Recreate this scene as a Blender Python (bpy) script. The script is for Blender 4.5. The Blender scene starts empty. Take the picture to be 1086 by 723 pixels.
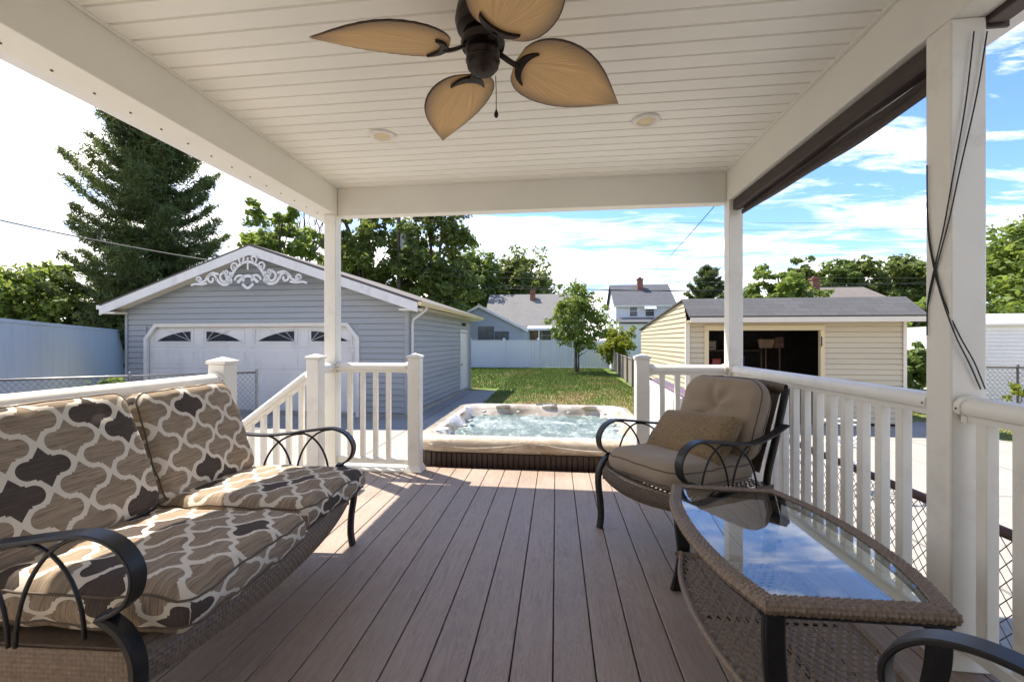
import bpy, math, random
import numpy as np
from mathutils import Vector, Matrix, noise
R=math.radians; PI=math.pi
rnd=random.Random(7)
C=bpy.data.collections.new('scene_objects'); bpy.context.scene.collection.children.link(C)
GZ=-0.63; CAMZ=1.11; YAW=R(6.9)

# ------------------------------------------------------------ mesh builder
class MB:
    def __init__(s): s.v=[]; s.f=[]; s.uv=[]; s.has=False
    def face(s,pts,uvs=None):
        i=len(s.v); s.v+= [tuple(p) for p in pts]; s.f.append(tuple(range(i,i+len(pts)))); s.uv.append(uvs)
        if uvs: s.has=True
    def add(s,vs,fs,uvs=None):
        i=len(s.v); s.v+=[tuple(p) for p in vs]; s.f+=[tuple(k+i for k in f) for f in fs]
        s.uv+= uvs if uvs else [None]*len(fs)
        if uvs: s.has=True
    def box(s,x0,x1,y0,y1,z0,z1):
        s.hexa([(x0,y0,z0),(x1,y0,z0),(x1,y1,z0),(x0,y1,z0),(x0,y0,z1),(x1,y0,z1),(x1,y1,z1),(x0,y1,z1)])
    def hexa(s,p): s.add(p,[(0,3,2,1),(4,5,6,7),(0,1,5,4),(1,2,6,5),(2,3,7,6),(3,0,4,7)])
    def prism(s,poly,d):
        n=len(poly); a=[Vector(p) for p in poly]; b=[p+Vector(d) for p in a]
        s.add(a+b,[tuple(range(n))[::-1],tuple(range(n,2*n))]+[(i,(i+1)%n,n+(i+1)%n,n+i) for i in range(n)])
    def sweep(s,path,prof,side=None,closed=False,cap=True,scale=None):
        P=[Vector(p) for p in path]; n=len(P); m=len(prof); vs=[]; L=0; ls=[]
        for i in range(n):
            if closed: T=(P[(i+1)%n]-P[i-1])
            else: T=P[min(i+1,n-1)]-P[max(i-1,0)]
            T.normalize()
            if side is not None: S=Vector(side).normalized()
            else:
                S=T.cross(Vector((0,0,1)))
                if S.length<1e-4: S=Vector((1,0,0))
                S.normalize()
            B=S.cross(T); B.normalize()
            k=scale[i] if scale else 1
            if i>0: L+=(P[i]-P[i-1]).length
            ls.append(L)
            for a,b in prof: vs.append(P[i]+S*a*k+B*b*k)
        fs=[];uv=[]
        for i in range(n if closed else n-1):
            j=(i+1)%n
            for k in range(m):
                l=(k+1)%m
                fs.append((i*m+k,i*m+l,j*m+l,j*m+k))
                a,b=ls[i],(ls[j] if j>i else L+(P[0]-P[-1]).length)
                uv.append([(a,k/m),(a,(k+1)/m),(b,(k+1)/m),(b,k/m)])
        if cap and not closed:
            fs.append(tuple(range(m))[::-1]); uv.append([(0,0)]*m)
            fs.append(tuple((n-1)*m+k for k in range(m))); uv.append([(0,0)]*m)
        s.add(vs,fs,uv)
    def tube(s,path,r,n=8,closed=False):
        P=[Vector(p) for p in path]; rr=r if isinstance(r,(list,tuple)) else [r]*len(P)
        T=(P[1]-P[0]).normalized(); up=Vector((0,0,1)) if abs(T.z)<.9 else Vector((1,0,0))
        S=T.cross(up).normalized(); vs=[]; N=len(P)
        for i in range(N):
            T=(P[(i+1)%N]-P[i-1]) if closed else P[min(i+1,N-1)]-P[max(i-1,0)]
            if T.length<1e-9: T=Vector((0,0,1))
            T.normalize(); S=(S-T*S.dot(T)).normalized(); B=T.cross(S)
            for k in range(n):
                a=2*PI*k/n; vs.append(P[i]+(S*math.cos(a)+B*math.sin(a))*rr[i])
        fs=[(i*n+k,i*n+(k+1)%n,((i+1)%N)*n+(k+1)%n,((i+1)%N)*n+k) for i in range(N if closed else N-1) for k in range(n)]
        if not closed: fs+=[tuple(range(n))[::-1],tuple((N-1)*n+k for k in range(n))]
        s.add(vs,fs)
    def lathe(s,prof,c=(0,0,0),n=24):
        vs=[];c=Vector(c)
        for r,z in prof:
            for k in range(n):
                a=2*PI*k/n; vs.append(c+Vector((r*math.cos(a),r*math.sin(a),z)))
        m=len(prof)
        fs=[(i*n+k,i*n+(k+1)%n,(i+1)*n+(k+1)%n,(i+1)*n+k) for i in range(m-1) for k in range(n)]
        fs+=[tuple(range(n))[::-1],tuple((m-1)*n+k for k in range(n))]
        s.add(vs,fs)
    def grid(s,X,Y,Z,U=None,V=None,closeu=False):
        nu,nv=X.shape; vs=np.stack([X,Y,Z],-1).reshape(-1,3).tolist()
        fs=[];uv=[]
        for i in range(nu if closeu else nu-1):
            j=(i+1)%nu
            for k in range(nv-1):
                fs.append((i*nv+k,j*nv+k,j*nv+k+1,i*nv+k+1))
                if U is not None: uv.append([(U[i,k],V[i,k]),(U[j,k],V[j,k]),(U[j,k+1],V[j,k+1]),(U[i,k+1],V[i,k+1])])
        s.add(vs,fs,uv if U is not None else None)
    def build(s,name,mat,parent=None,smooth=None,bevel=0,loc=None,rot=None,kind=None):
        me=bpy.data.meshes.new(name); me.from_pydata(s.v,[],s.f); 
        if s.has:
            l=me.uv_layers.new(name='UVMap'); d=[]
            for f,u in zip(s.f,s.uv): d+= [c for p in (u or [(0,0)]*len(f)) for c in p]
            l.data.foreach_set('uv',d)
        me.materials.append(mat)
        if smooth is not None:
            me.shade_smooth()
            if smooth<180: me.set_sharp_from_angle(angle=R(smooth))
        me.update()
        o=bpy.data.objects.new(name,me); C.objects.link(o)
        if parent: o.parent=parent
        if loc is not None: o.location=loc
        if rot is not None: o.rotation_euler=rot
        if bevel:
            b=o.modifiers.new('bevel','BEVEL'); b.width=bevel; b.segments=2; b.limit_method='ANGLE'; b.angle_limit=R(35)
            if smooth is None:
                me.shade_smooth(); me.set_sharp_from_angle(angle=R(50))
        if kind: o['kind']=kind
        return o

def thing(name,label,cat,loc=(0,0,0),rz=0,group=None):
    o=bpy.data.objects.new(name,None); C.objects.link(o); o.location=loc; o.rotation_euler=(0,0,rz)
    o.empty_display_size=.1
    o['label']=label; o['category']=cat
    if group: o['group']=group
    return o
def tag(o,label,cat,group=None,kind=None):
    o['label']=label; o['category']=cat
    if group: o['group']=group
    if kind: o['kind']=kind
    return o
def copy_tree(o,parent=None):
    c=o.copy(); C.objects.link(c)
    if parent: c.parent=parent
    for ch in [x for x in list(C.objects) if x.parent==o]: copy_tree(ch,c)
    return c
def spline(pts,n=8):
    P=[Vector(p) for p in pts]; out=[]
    for i in range(len(P)-1):
        p0=P[max(i-1,0)];p1=P[i];p2=P[i+1];p3=P[min(i+2,len(P)-1)]
        for k in range(n):
            t=k/n; out.append(.5*((2*p1)+(p2-p0)*t+(2*p0-5*p1+4*p2-p3)*t*t+(3*p1-p0-3*p2+p3)*t**3))
    out.append(P[-1]); return out
def rectprof(w,t,r=None):
    r=r if r is not None else min(w,t)*.25
    w/=2;t/=2
    return [(-w+r,-t),(w-r,-t),(w,-t+r),(w,t-r),(w-r,t),(-w+r,t),(-w,t-r),(-w,-t+r)]

# ------------------------------------------------------------ materials
def nodes(name):
    m=bpy.data.materials.new(name); m.use_nodes=True; nt=m.node_tree
    return m,nt,nt.nodes['Principled BSDF']
def N(nt,t,**k):
    n=nt.nodes.new(t)
    for a,b in k.items(): setattr(n,a,b)
    return n
def mt(nt,op,a,b=None,c=None,clamp=False):
    n=N(nt,'ShaderNodeMath',operation=op); n.use_clamp=clamp
    for i,x in enumerate((a,b,c)):
        if x is None: continue
        if isinstance(x,(int,float)): n.inputs[i].default_value=x
        else: nt.links.new(x,n.inputs[i])
    return n.outputs[0]
def vm(nt,vec,scale):
    n=N(nt,'ShaderNodeVectorMath',operation='MULTIPLY'); nt.links.new(vec,n.inputs[0]); n.inputs[1].default_value=scale
    return n.outputs[0]
def tex(nt,vec,scale,detail=4,rough=.55,dist=0):
    n=N(nt,'ShaderNodeTexNoise'); n.inputs['Scale'].default_value=scale; n.inputs['Detail'].default_value=detail
    n.inputs['Roughness'].default_value=rough; n.inputs['Distortion'].default_value=dist
    if vec is not None: nt.links.new(vec,n.inputs['Vector'])
    return n.outputs['Fac']
def mix(nt,f,a,b):
    n=N(nt,'ShaderNodeMix',data_type='RGBA')
    if isinstance(f,(int,float)): n.inputs[0].default_value=f
    else: nt.links.new(f,n.inputs[0])
    for i,x in ((6,a),(7,b)):
        if isinstance(x,(tuple,list)): n.inputs[i].default_value=(*x[:3],1)
        else: nt.links.new(x,n.inputs[i])
    return n.outputs[2]
def ramp(nt,f,a,b):
    n=N(nt,'ShaderNodeMapRange'); nt.links.new(f,n.inputs[0]); n.inputs[1].default_value=a; n.inputs[2].default_value=b
    return n.outputs[0]
def bump(nt,bs,h,strength,dist=.01):
    n=N(nt,'ShaderNodeBump'); n.inputs['Strength'].default_value=strength; n.inputs['Distance'].default_value=dist
    nt.links.new(h,n.inputs['Height']); nt.links.new(n.outputs[0],bs.inputs['Normal'])
def oc(nt): return N(nt,'ShaderNodeTexCoord').outputs['Object']
def uvc(nt): return N(nt,'ShaderNodeTexCoord').outputs['UV']
def sep(nt,v):
    n=N(nt,'ShaderNodeSeparateXYZ'); nt.links.new(v,n.inputs[0]); return n.outputs
def comb(nt,x,y,z=0.0):
    n=N(nt,'ShaderNodeCombineXYZ')
    for i,a in enumerate((x,y,z)):
        if isinstance(a,(int,float)): n.inputs[i].default_value=a
        else: nt.links.new(a,n.inputs[i])
    return n.outputs[0]
def pm(name,col,rough=.5,metal=0,var=.12,vs=3,bmp=0,bs=60,bd=.002,stretch=(1,1,1),col2=None,spec=.5,dirt=None):
    m,nt,b=nodes(name); v=vm(nt,oc(nt),stretch)
    f=tex(nt,v,vs,5)
    c2=col2 or tuple(c*(1-var) for c in col); c1=col if col2 else tuple(min(1,c*(1+var*.5)) for c in col)
    cc=mix(nt,ramp(nt,f,.3,.7),c1,c2)
    if dirt:
        g=tex(nt,v,vs*1.3,9,.75); cc=mix(nt,ramp(nt,g,.52,.74),cc,dirt)
    nt.links.new(cc,b.inputs['Base Color'])
    b.inputs['Roughness'].default_value=rough; b.inputs['Metallic'].default_value=metal
    b.inputs['Specular IOR Level'].default_value=spec
    if bmp: bump(nt,b,tex(nt,v,bs,4),bmp,bd)
    return m
M={}
M['vinyl']=pm('vinyl_white',(.785,.76,.68),.42,var=.05,vs=2.5,bmp=.12,bs=25,dirt=(.64,.595,.53))
M['trim']=pm('trim_white',(.77,.745,.66),.5,var=.05,vs=2,bmp=.25,bs=9,bd=.004)
M['ceil']=pm('soffit_vinyl',(.81,.785,.705),.45,var=.045,vs=4,bmp=.3,bs=45,bd=.002,stretch=(.15,1,1))
M['gut']=pm('gutter_white',(.75,.74,.72),.5,var=.06)
M['screw']=pm('screw_rust',(.12,.07,.04),.6)
M['metal']=pm('powder_coat_black',(.022,.021,.021),.38,var=.3,vs=12,bmp=.15,bs=120,bd=.001,metal=.35)
M['fanmetal']=pm('oil_rubbed_bronze',(.03,.02,.016),.4,metal=.6,var=.35,vs=10)
M['brown']=pm('shade_brown',(.05,.032,.026),.55,var=.25,vs=8,stretch=(1,1,6))
M['cord']=pm('cord_black',(.03,.028,.03),.8)
M['rust']=pm('rusty_pipe',(.09,.045,.03),.75,var=.5,vs=18,bmp=.3,bs=80)
M['galv']=pm('galvanised_steel',(.28,.27,.25),.45,metal=.7,var=.25,vs=20)
M['mesh']=pm('wire_mesh_steel',(.13,.115,.10),.55,metal=.4,var=.3,vs=20)
M['blueS']=pm('siding_blue_grey',(.30,.315,.32),.6,var=.08,vs=1.2,bmp=.25,bs=30,bd=.003,stretch=(.2,.2,2),dirt=(.24,.245,.255))
M['cream']=pm('siding_cream',(.50,.435,.305),.6,var=.06,vs=1.5,bmp=.25,bs=30,bd=.003,stretch=(.2,.2,2),dirt=(.42,.36,.24))
M['creamT']=pm('trim_cream',(.58,.48,.29),.55,var=.06)
M['creamV']=pm('trim_cream_pale',(.66,.60,.49),.55,var=.06)
M['lapw']=pm('siding_white',(.76,.755,.735),.6,var=.06,vs=1,dirt=(.60,.59,.56))
M['door']=pm('garage_door_white',(.66,.64,.60),.5,var=.06,vs=1.5,bmp=.15,bs=60,stretch=(1,1,.5),dirt=(.50,.485,.47))
M['winglass']=pm('window_dark',(.02,.022,.025),.12,var=.3,vs=2)
M['wing2']=pm('window_pane_grey',(.07,.085,.10),.15,var=.3,vs=2)
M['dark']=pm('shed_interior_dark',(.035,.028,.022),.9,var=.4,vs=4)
M['wood']=pm('old_wood',(.16,.10,.055),.8,var=.4,vs=6,stretch=(1,1,.2))
M['brick']=pm('chimney_brick',(.20,.09,.065),.9,var=.4,vs=4)
M['pole']=pm('pole_wood',(.085,.07,.058),.9,var=.3,vs=3,stretch=(4,4,.4))
M['grey']=pm('transformer_grey',(.30,.32,.33),.5)
M['wire']=pm('cable_black',(.02,.02,.02),.7)
M['wiret']=pm('cable_weathered',(.10,.10,.10),.7)
M['bark']=pm('bark',(.075,.058,.043),.95,var=.4,vs=8,bmp=.6,bs=20,bd=.02,stretch=(2,2,.5))
M['vfence']=pm('fence_vinyl_white',(.58,.62,.68),.5,var=.04,vs=.6)
M['bwall']=None
M['hblue']=pm('house_blue_siding',(.32,.37,.44),.7,var=.06)
M['hwhite']=pm('house_white_siding',(.62,.65,.70),.7,var=.05)
M['hcream']=pm('house_wall_tan',(.42,.34,.27),.8,var=.1)
M['fenceg']=pm('fence_wood_grey',(.24,.21,.175),.85,var=.25,vs=3,stretch=(3,3,.3),dirt=(.14,.12,.10))
M['tskirt']=pm('tub_skirt_brown',(.045,.024,.018),.5,var=.3,vs=4,stretch=(8,8,.5),bmp=.3,bs=20)
M['cover']=pm('cover_vinyl_white',(.62,.64,.65),.5,var=.06,vs=3,bmp=.3,bs=4,bd=.02)
M['coverp']=pm('cover_top_plum',(.12,.07,.09),.55,var=.2)
M['black']=pm('matte_black',(.015,.014,.014),.6)
M['lens']=pm('lamp_lens_cream',(.70,.55,.32),.4,var=.05)
M['pillowg']=pm('headrest_grey',(.26,.22,.18),.4,var=.4,vs=6)
M['red']=pm('red_plastic',(.45,.03,.02),.4)
M['blue']=pm('blue_plastic',(.03,.07,.25),.4)
M['awn']=pm('awning_white',(.7,.7,.72),.5)

def conc(name,col,joint):
    m,nt,b=nodes(name); v=oc(nt); x,y,_=sep(nt,v)
    f=tex(nt,v,.8,6,.6); g=tex(nt,v,30,4,.7)
    c=mix(nt,ramp(nt,f,.3,.75),col,tuple(k*.80 for k in col)); c=mix(nt,mt(nt,'MULTIPLY',g,.25),c,tuple(k*.6 for k in col))
    def ln(a,off):
        t=mt(nt,'FRACT',mt(nt,'DIVIDE',mt(nt,'ADD',a,100+off),joint)); t=mt(nt,'ABSOLUTE',mt(nt,'SUBTRACT',t,.5)); return mt(nt,'LESS_THAN',t,.006)
    j=mt(nt,'MAXIMUM',ln(x,.4),ln(y,.9)); c=mix(nt,j,c,tuple(k*.45 for k in col))
    cr=tex(nt,v,1.7,8,.6,.8); cr=mt(nt,'LESS_THAN',mt(nt,'ABSOLUTE',mt(nt,'SUBTRACT',cr,.52)),.0016); c=mix(nt,mt(nt,'MULTIPLY',cr,.6),c,tuple(k*.4 for k in col))
    nt.links.new(c,b.inputs['Base Color']); b.inputs['Roughness'].default_value=.9; bump(nt,b,g,.3,.004)
    return m
M['conc']=conc('concrete_pale',(.36,.325,.275),3.0)

def deckmat():
    m,nt,b=nodes('composite_decking'); v=oc(nt); x,y,z=sep(nt,v)
    idx=mt(nt,'FLOOR',mt(nt,'DIVIDE',mt(nt,'ADD',x,10.0-.0025),.1427))
    w=N(nt,'ShaderNodeTexWhiteNoise',noise_dimensions='1D'); nt.links.new(idx,w.inputs['W'])
    rv=w.outputs['Value']
    vv=comb(nt,mt(nt,'MULTIPLY',x,1.0),mt(nt,'ADD',mt(nt,'MULTIPLY',y,.09),mt(nt,'MULTIPLY',rv,37)),mt(nt,'MULTIPLY',rv,11))
    g=tex(nt,vv,42,6,.6,1.2); g2=tex(nt,vv,9,4,.5,2.5)
    g3=tex(nt,vm(nt,v,(1,1,1)),2.2,5,.6)
    ring=mt(nt,'ABSOLUTE',mt(nt,'SINE',mt(nt,'MULTIPLY',g2,46)))
    c=mix(nt,rv,(.360,.258,.196),(.300,.230,.184)); c=mix(nt,ramp(nt,g,.3,.72),tuple((.215,.166,.128)),c)
    c=mix(nt,mt(nt,'MULTIPLY',mt(nt,'POWER',ring,3),.62),c,(.37,.285,.22))
    c=mix(nt,ramp(nt,g3,.45,.9),c,(.36,.305,.25))
    nt.links.new(c,b.inputs['Base Color']); b.inputs['Specular IOR Level'].default_value=.35
    nt.links.new(ramp2(nt,g3,.3,.8,.42,.6),b.inputs['Roughness'])
    bump(nt,b,mt(nt,'ADD',g,mt(nt,'MULTIPLY',ring,.5)),.35,.0015)
    return m
def ramp2(nt,f,a,b,c,d):
    n=N(nt,'ShaderNodeMapRange'); nt.links.new(f,n.inputs[0])
    for i,x in enumerate((a,b,c,d)): n.inputs[i+1].default_value=x
    return n.outputs[0]
M['deck']=deckmat()

def fabric_pattern():
    m,nt,b=nodes('quatrefoil_fabric'); u,v,_=sep(nt,uvc(nt))
    W=.198; X=mt(nt,'DIVIDE',mt(nt,'ADD',u,9*W),W); Y=mt(nt,'DIVIDE',mt(nt,'ADD',v,9*W),W); Hh=.76
    def lat(ox,oy):
        xs=mt(nt,'ADD',X,ox); ys=mt(nt,'ADD',Y,oy*Hh)
        cx=mt(nt,'FLOOR',xs); cy=mt(nt,'FLOOR',mt(nt,'DIVIDE',ys,Hh))
        fx=mt(nt,'ABSOLUTE',mt(nt,'SUBTRACT',mt(nt,'SUBTRACT',xs,cx),.5))
        fy=mt(nt,'ABSOLUTE',mt(nt,'SUBTRACT',mt(nt,'SUBTRACT',ys,mt(nt,'MULTIPLY',cy,Hh)),Hh/2))
        qx=mt(nt,'MAXIMUM',mt(nt,'SUBTRACT',fx,.24),0.0)
        cap=mt(nt,'SUBTRACT',mt(nt,'SQRT',mt(nt,'ADD',mt(nt,'MULTIPLY',qx,qx),mt(nt,'MULTIPLY',fy,fy))),.152)
        dm=mt(nt,'SUBTRACT',mt(nt,'ADD',mt(nt,'MULTIPLY',fx,1.0),mt(nt,'MULTIPLY',fy,.75)),.252)
        bx=mt(nt,'MAXIMUM',mt(nt,'SUBTRACT',fx,.165),mt(nt,'SUBTRACT',fy,.182))
        f=mt(nt,'MINIMUM',mt(nt,'MINIMUM',cap,dm),bx)
        w=N(nt,'ShaderNodeTexWhiteNoise',noise_dimensions='2D'); nt.links.new(comb(nt,mt(nt,'ADD',cx,ox*7.7),mt(nt,'ADD',cy,oy*3.3)),w.inputs['Vector'])
        return f,w.outputs['Value'],cx,cy
    fa,ra,cxa,cya=lat(0,0); fb,rb,cxb,cyb=lat(.5,.5)
    # dark shapes: every third column shifts from row to row
    def dk(cx,cy,o): 
        t=mt(nt,'MODULO',mt(nt,'ADD',mt(nt,'ADD',cx,mt(nt,'MULTIPLY',cy,2)),92+o),4.0); return mt(nt,'LESS_THAN',t,.5)
    da=dk(cxa,cya,0); db=mt(nt,'LESS_THAN',rb,.12)
    ina=mt(nt,'LESS_THAN',fa,0.0); inb=mt(nt,'LESS_THAN',fb,0.0)
    anyin=mt(nt,'MAXIMUM',ina,inb); drk=mt(nt,'MAXIMUM',mt(nt,'MULTIPLY',ina,da),mt(nt,'MULTIPLY',inb,db))
    sv=comb(nt,mt(nt,'MULTIPLY',u,.045),mt(nt,'ADD',v,mt(nt,'MULTIPLY',u,.0)))
    st=tex(nt,sv,230,3,.6); st2=tex(nt,sv,60,3,.6)
    tan=mix(nt,ramp(nt,st2,.35,.65),(.36,.28,.195),(.26,.198,.138)); tan=mix(nt,ramp(nt,st,.50,.68),tan,(.15,.11,.078))
    dk_=mix(nt,ramp(nt,st,.4,.7),(.070,.054,.045),(.105,.083,.068))
    c=mix(nt,drk,tan,dk_); c=mix(nt,anyin,(.66,.59,.48),c)
    nt.links.new(c,b.inputs['Base Color']); b.inputs['Roughness'].default_value=.95; b.inputs['Specular IOR Level'].default_value=.15
    wv=tex(nt,uvc(nt),900,2); wr=tex(nt,oc(nt),9,4,.55,.6)
    bump(nt,b,mt(nt,'ADD',mt(nt,'MULTIPLY',wv,.08),wr),.45,.012)
    return m
M['pattern']=fabric_pattern()
def cloth(name,col,vs=9,fl=False):
    m,nt,b=nodes(name); v=oc(nt); wr=tex(nt,v,vs,4,.55,.6); wv=tex(nt,v,700,2)
    c=mix(nt,ramp(nt,wv,.3,.7),col,tuple(k*.82 for k in col))
    if fl:
        vo=N(nt,'ShaderNodeTexVoronoi',feature='DISTANCE_TO_EDGE'); vo.inputs['Scale'].default_value=48; nt.links.new(v,vo.inputs['Vector'])
        s2=tex(nt,v,60,3,.6,2.5); e=mt(nt,'MULTIPLY',ramp(nt,vo.outputs[0],.02,.16),ramp(nt,s2,.35,.6))
        c=mix(nt,e,c,tuple(k*.55 for k in col)); 
        bump(nt,b,e,.4,.002)
    else: bump(nt,b,mt(nt,'ADD',mt(nt,'MULTIPLY',wv,.06),wr),.4,.012)
    nt.links.new(c,b.inputs['Base Color']); b.inputs['Roughness'].default_value=.95; b.inputs['Specular IOR Level'].default_value=.15
    b.inputs['Sheen Weight'].default_value=.15
    return m
M['tan']=cloth('canvas_tan',(.32,.255,.185)); M['scroll']=cloth('scroll_jacquard',(.27,.19,.105),fl=True)
M['pipe']=pm('piping_dark',(.12,.09,.065),.9)
M['wick']=pm('wicker_taupe',(.25,.185,.130),.5,var=.35,vs=70,bmp=.3,bs=400,bd=.0006,col2=(.165,.118,.08))
M['wickd']=pm('wicker_brown',(.155,.112,.08),.5,var=.35,vs=60,bmp=.3,bs=400,bd=.0006,col2=(.095,.068,.048))

def glassm():
    m,nt,b=nodes('table_glass'); b.inputs['Base Color'].default_value=(.80,.86,.85,1); b.inputs['Transmission Weight'].default_value=1
    b.inputs['Roughness'].default_value=.012; b.inputs['IOR'].default_value=1.62
    return m
M['glass']=glassm()
def shingle(name,c1,c2,row=.145):
    m,nt,b=nodes(name); u=uvc(nt)
    br=N(nt,'ShaderNodeTexBrick'); nt.links.new(u,br.inputs['Vector']); br.inputs['Scale'].default_value=1
    br.inputs['Brick Width'].default_value=.30; br.inputs['Row Height'].default_value=row; br.inputs['Mortar Size'].default_value=.006
    br.inputs['Color1'].default_value=(*c1,1); br.inputs['Color2'].default_value=(*c2,1); br.inputs['Mortar'].default_value=(*[k*.35 for k in c1],1)
    n=tex(nt,u,90,3); n2=tex(nt,u,.9,5,.6)
    c=mix(nt,ramp(nt,n,.35,.7),br.outputs['Color'],tuple(k*.6 for k in c2)); c=mix(nt,mt(nt,'MULTIPLY',n2,.45),c,tuple(k*1.35 for k in c2))
    nt.links.new(c,b.inputs['Base Color']); b.inputs['Roughness'].default_value=.95
    bump(nt,b,mt(nt,'ADD',br.outputs['Fac'],mt(nt,'MULTIPLY',n,-.4)),-.6,.008)
    return m
M['shgl']=shingle('shingles_grey',(.060,.059,.060),(.10,.097,.095)); M['shbr']=shingle('shingles_brown',(.12,.10,.085),(.17,.145,.125))
M['shlt']=shingle('shingles_pale',(.15,.145,.135),(.20,.19,.175)); M['shdk']=shingle('shingles_charcoal',(.065,.068,.078),(.10,.102,.112))

def grassm(name,blade=False):
    m,nt,b=nodes(name); v=N(nt,'ShaderNodeNewGeometry').outputs['Position']
    f=tex(nt,v,.55,6,.65,.5); g=tex(nt,v,6,5,.7); x,y,_=sep(nt,v)
    near=ramp2(nt,y,11,17,.15,-.03)
    c=mix(nt,ramp(nt,g,.3,.7),(.11,.16,.035),(.16,.21,.055))
    c=mix(nt,ramp(nt,mt(nt,'ADD',f,near),.50,.70),c,(.30,.235,.11))
    nt.links.new(c,b.inputs['Base Color']); b.inputs['Roughness'].default_value=.9; b.inputs['Specular IOR Level'].default_value=.15
    if not blade: bump(nt,b,tex(nt,v,60,4,.7),.8,.03)
    return m
M['grass']=grassm('lawn_soil'); M['blade']=grassm('grass_blades',True)
def leafm(name,c1,c2,tr=.35):
    m,nt,b=nodes(name); g=N(nt,'ShaderNodeNewGeometry'); v=oc(nt)
    rp=g.outputs['Random Per Island']; f=tex(nt,v,.5,3)
    c=mix(nt,rp,c1,c2); c=mix(nt,ramp(nt,f,.35,.7),c,tuple(k*.72 for k in c1))
    nt.links.new(c,b.inputs['Base Color']); b.inputs['Roughness'].default_value=.6; b.inputs['Specular IOR Level'].default_value=.25
    t=N(nt,'ShaderNodeBsdfTranslucent'); nt.links.new(mix(nt,.5,c,(c2[0]*1.6,c2[1]*1.5,c2[2]*.7)),t.inputs['Color'])
    s=N(nt,'ShaderNodeMixShader'); s.inputs[0].default_value=tr
    nt.links.new(b.outputs[0],s.inputs[1]); nt.links.new(t.outputs[0],s.inputs[2])
    nt.links.new(s.outputs[0],nt.nodes['Material Output'].inputs[0]); return m
M['lf_dark']=leafm('leaf_dark',(.12,.165,.05),(.19,.235,.08),.5)
M['lf_mid']=leafm('leaf_mid',(.11,.165,.04),(.165,.225,.065),.46)
M['lf_light']=leafm('leaf_light',(.14,.205,.045),(.22,.285,.08),.5)
M['lf_yel']=leafm('leaf_yellow',(.16,.20,.02),(.24,.27,.03),.45)
M['needle']=leafm('needles',(.075,.11,.042),(.13,.17,.068),.35)

def bluewall():
    m,nt,b=nodes('painted_boards_blue'); v=oc(nt); x,y,z=sep(nt,v)
    f=tex(nt,vm(nt,v,(3,3,.25)),2.2,6,.65); g=tex(nt,v,5,7,.75)
    c=mix(nt,ramp(nt,f,.3,.75),(.50,.56,.61),(.43,.48,.53)); c=mix(nt,ramp(nt,g,.62,.72),c,(.22,.25,.27))
    nt.links.new(c,b.inputs['Base Color']); b.inputs['Roughness'].default_value=.8; return m
M['bwall']=bluewall()

def marble():
    m,nt,b=nodes('acrylic_marble'); v=vm(nt,oc(nt),(1,1,2.2))
    w=tex(nt,v,2.6,6,.6,1.8); w2=tex(nt,v,9,5,.6,1.5)
    c=mix(nt,ramp(nt,w,.36,.62),(.56,.50,.41),(.36,.28,.20)); c=mix(nt,ramp(nt,w2,.55,.75),c,(.64,.60,.53))
    nt.links.new(c,b.inputs['Base Color']); b.inputs['Roughness'].default_value=.18; b.inputs['Coat Weight'].default_value=.5
    return m
M['marble']=marble()
def waterm():
    m,nt,b=nodes('tub_water'); v=oc(nt)
    n=tex(nt,v,9,7,.7,1.2); n2=tex(nt,v,2.2,4,.6,1.0); n3=tex(nt,v,38,4,.7,.8)
    foam=ramp(nt,mt(nt,'ADD',mt(nt,'MULTIPLY',n,.55),mt(nt,'ADD',mt(nt,'MULTIPLY',n2,.5),mt(nt,'MULTIPLY',n3,.15))),.55,.78)
    c=mix(nt,foam,(.22,.30,.265),(.60,.65,.61))
    nt.links.new(c,b.inputs['Base Color']); b.inputs['Roughness'].default_value=.10; b.inputs['IOR'].default_value=1.33
    nt.links.new(ramp2(nt,foam,0,1,.50,.02),b.inputs['Transmission Weight'])
    bump(nt,b,mt(nt,'ADD',n,mt(nt,'MULTIPLY',n3,.35)),.8,.03)
    return m
M['water']=waterm()
def bladem():
    m,nt,b=nodes('palm_leaf_blade'); u,v,_=sep(nt,uvc(nt))
    # u = t along the blade, v = across -1..1 ; ribs fan out from the root
    at=mt(nt,'ARCTAN2',mt(nt,'MULTIPLY',v,.17),mt(nt,'ADD',mt(nt,'MULTIPLY',u,.5),.03))
    rv=comb(nt,mt(nt,'MULTIPLY',at,85),mt(nt,'MULTIPLY',u,1.0)); rib=tex(nt,rv,1.6,4,.7)
    e=mt(nt,'MAXIMUM',mt(nt,'ABSOLUTE',v),mt(nt,'MAXIMUM',mt(nt,'SUBTRACT',mt(nt,'MULTIPLY',u,1.55),.62),mt(nt,'SUBTRACT',.62,mt(nt,'MULTIPLY',u,6))))
    e2=ramp(nt,mt(nt,'ADD',e,mt(nt,'MULTIPLY',mt(nt,'SUBTRACT',rib,.5),1.0)),.56,1.06)
    c=mix(nt,ramp(nt,rib,.38,.62),(.60,.34,.12),(.92,.64,.32)); c=mix(nt,mt(nt,'POWER',e2,1.2),c,(.20,.14,.10))
    hard=mt(nt,'GREATER_THAN',mt(nt,'ABSOLUTE',v),.965); c=mix(nt,hard,c,(.07,.04,.03))
    nt.links.new(c,b.inputs['Base Color']); b.inputs['Roughness'].default_value=.55
    bump(nt,b,rib,.8,.004); return m
M['blade_fan']=bladem()

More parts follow.
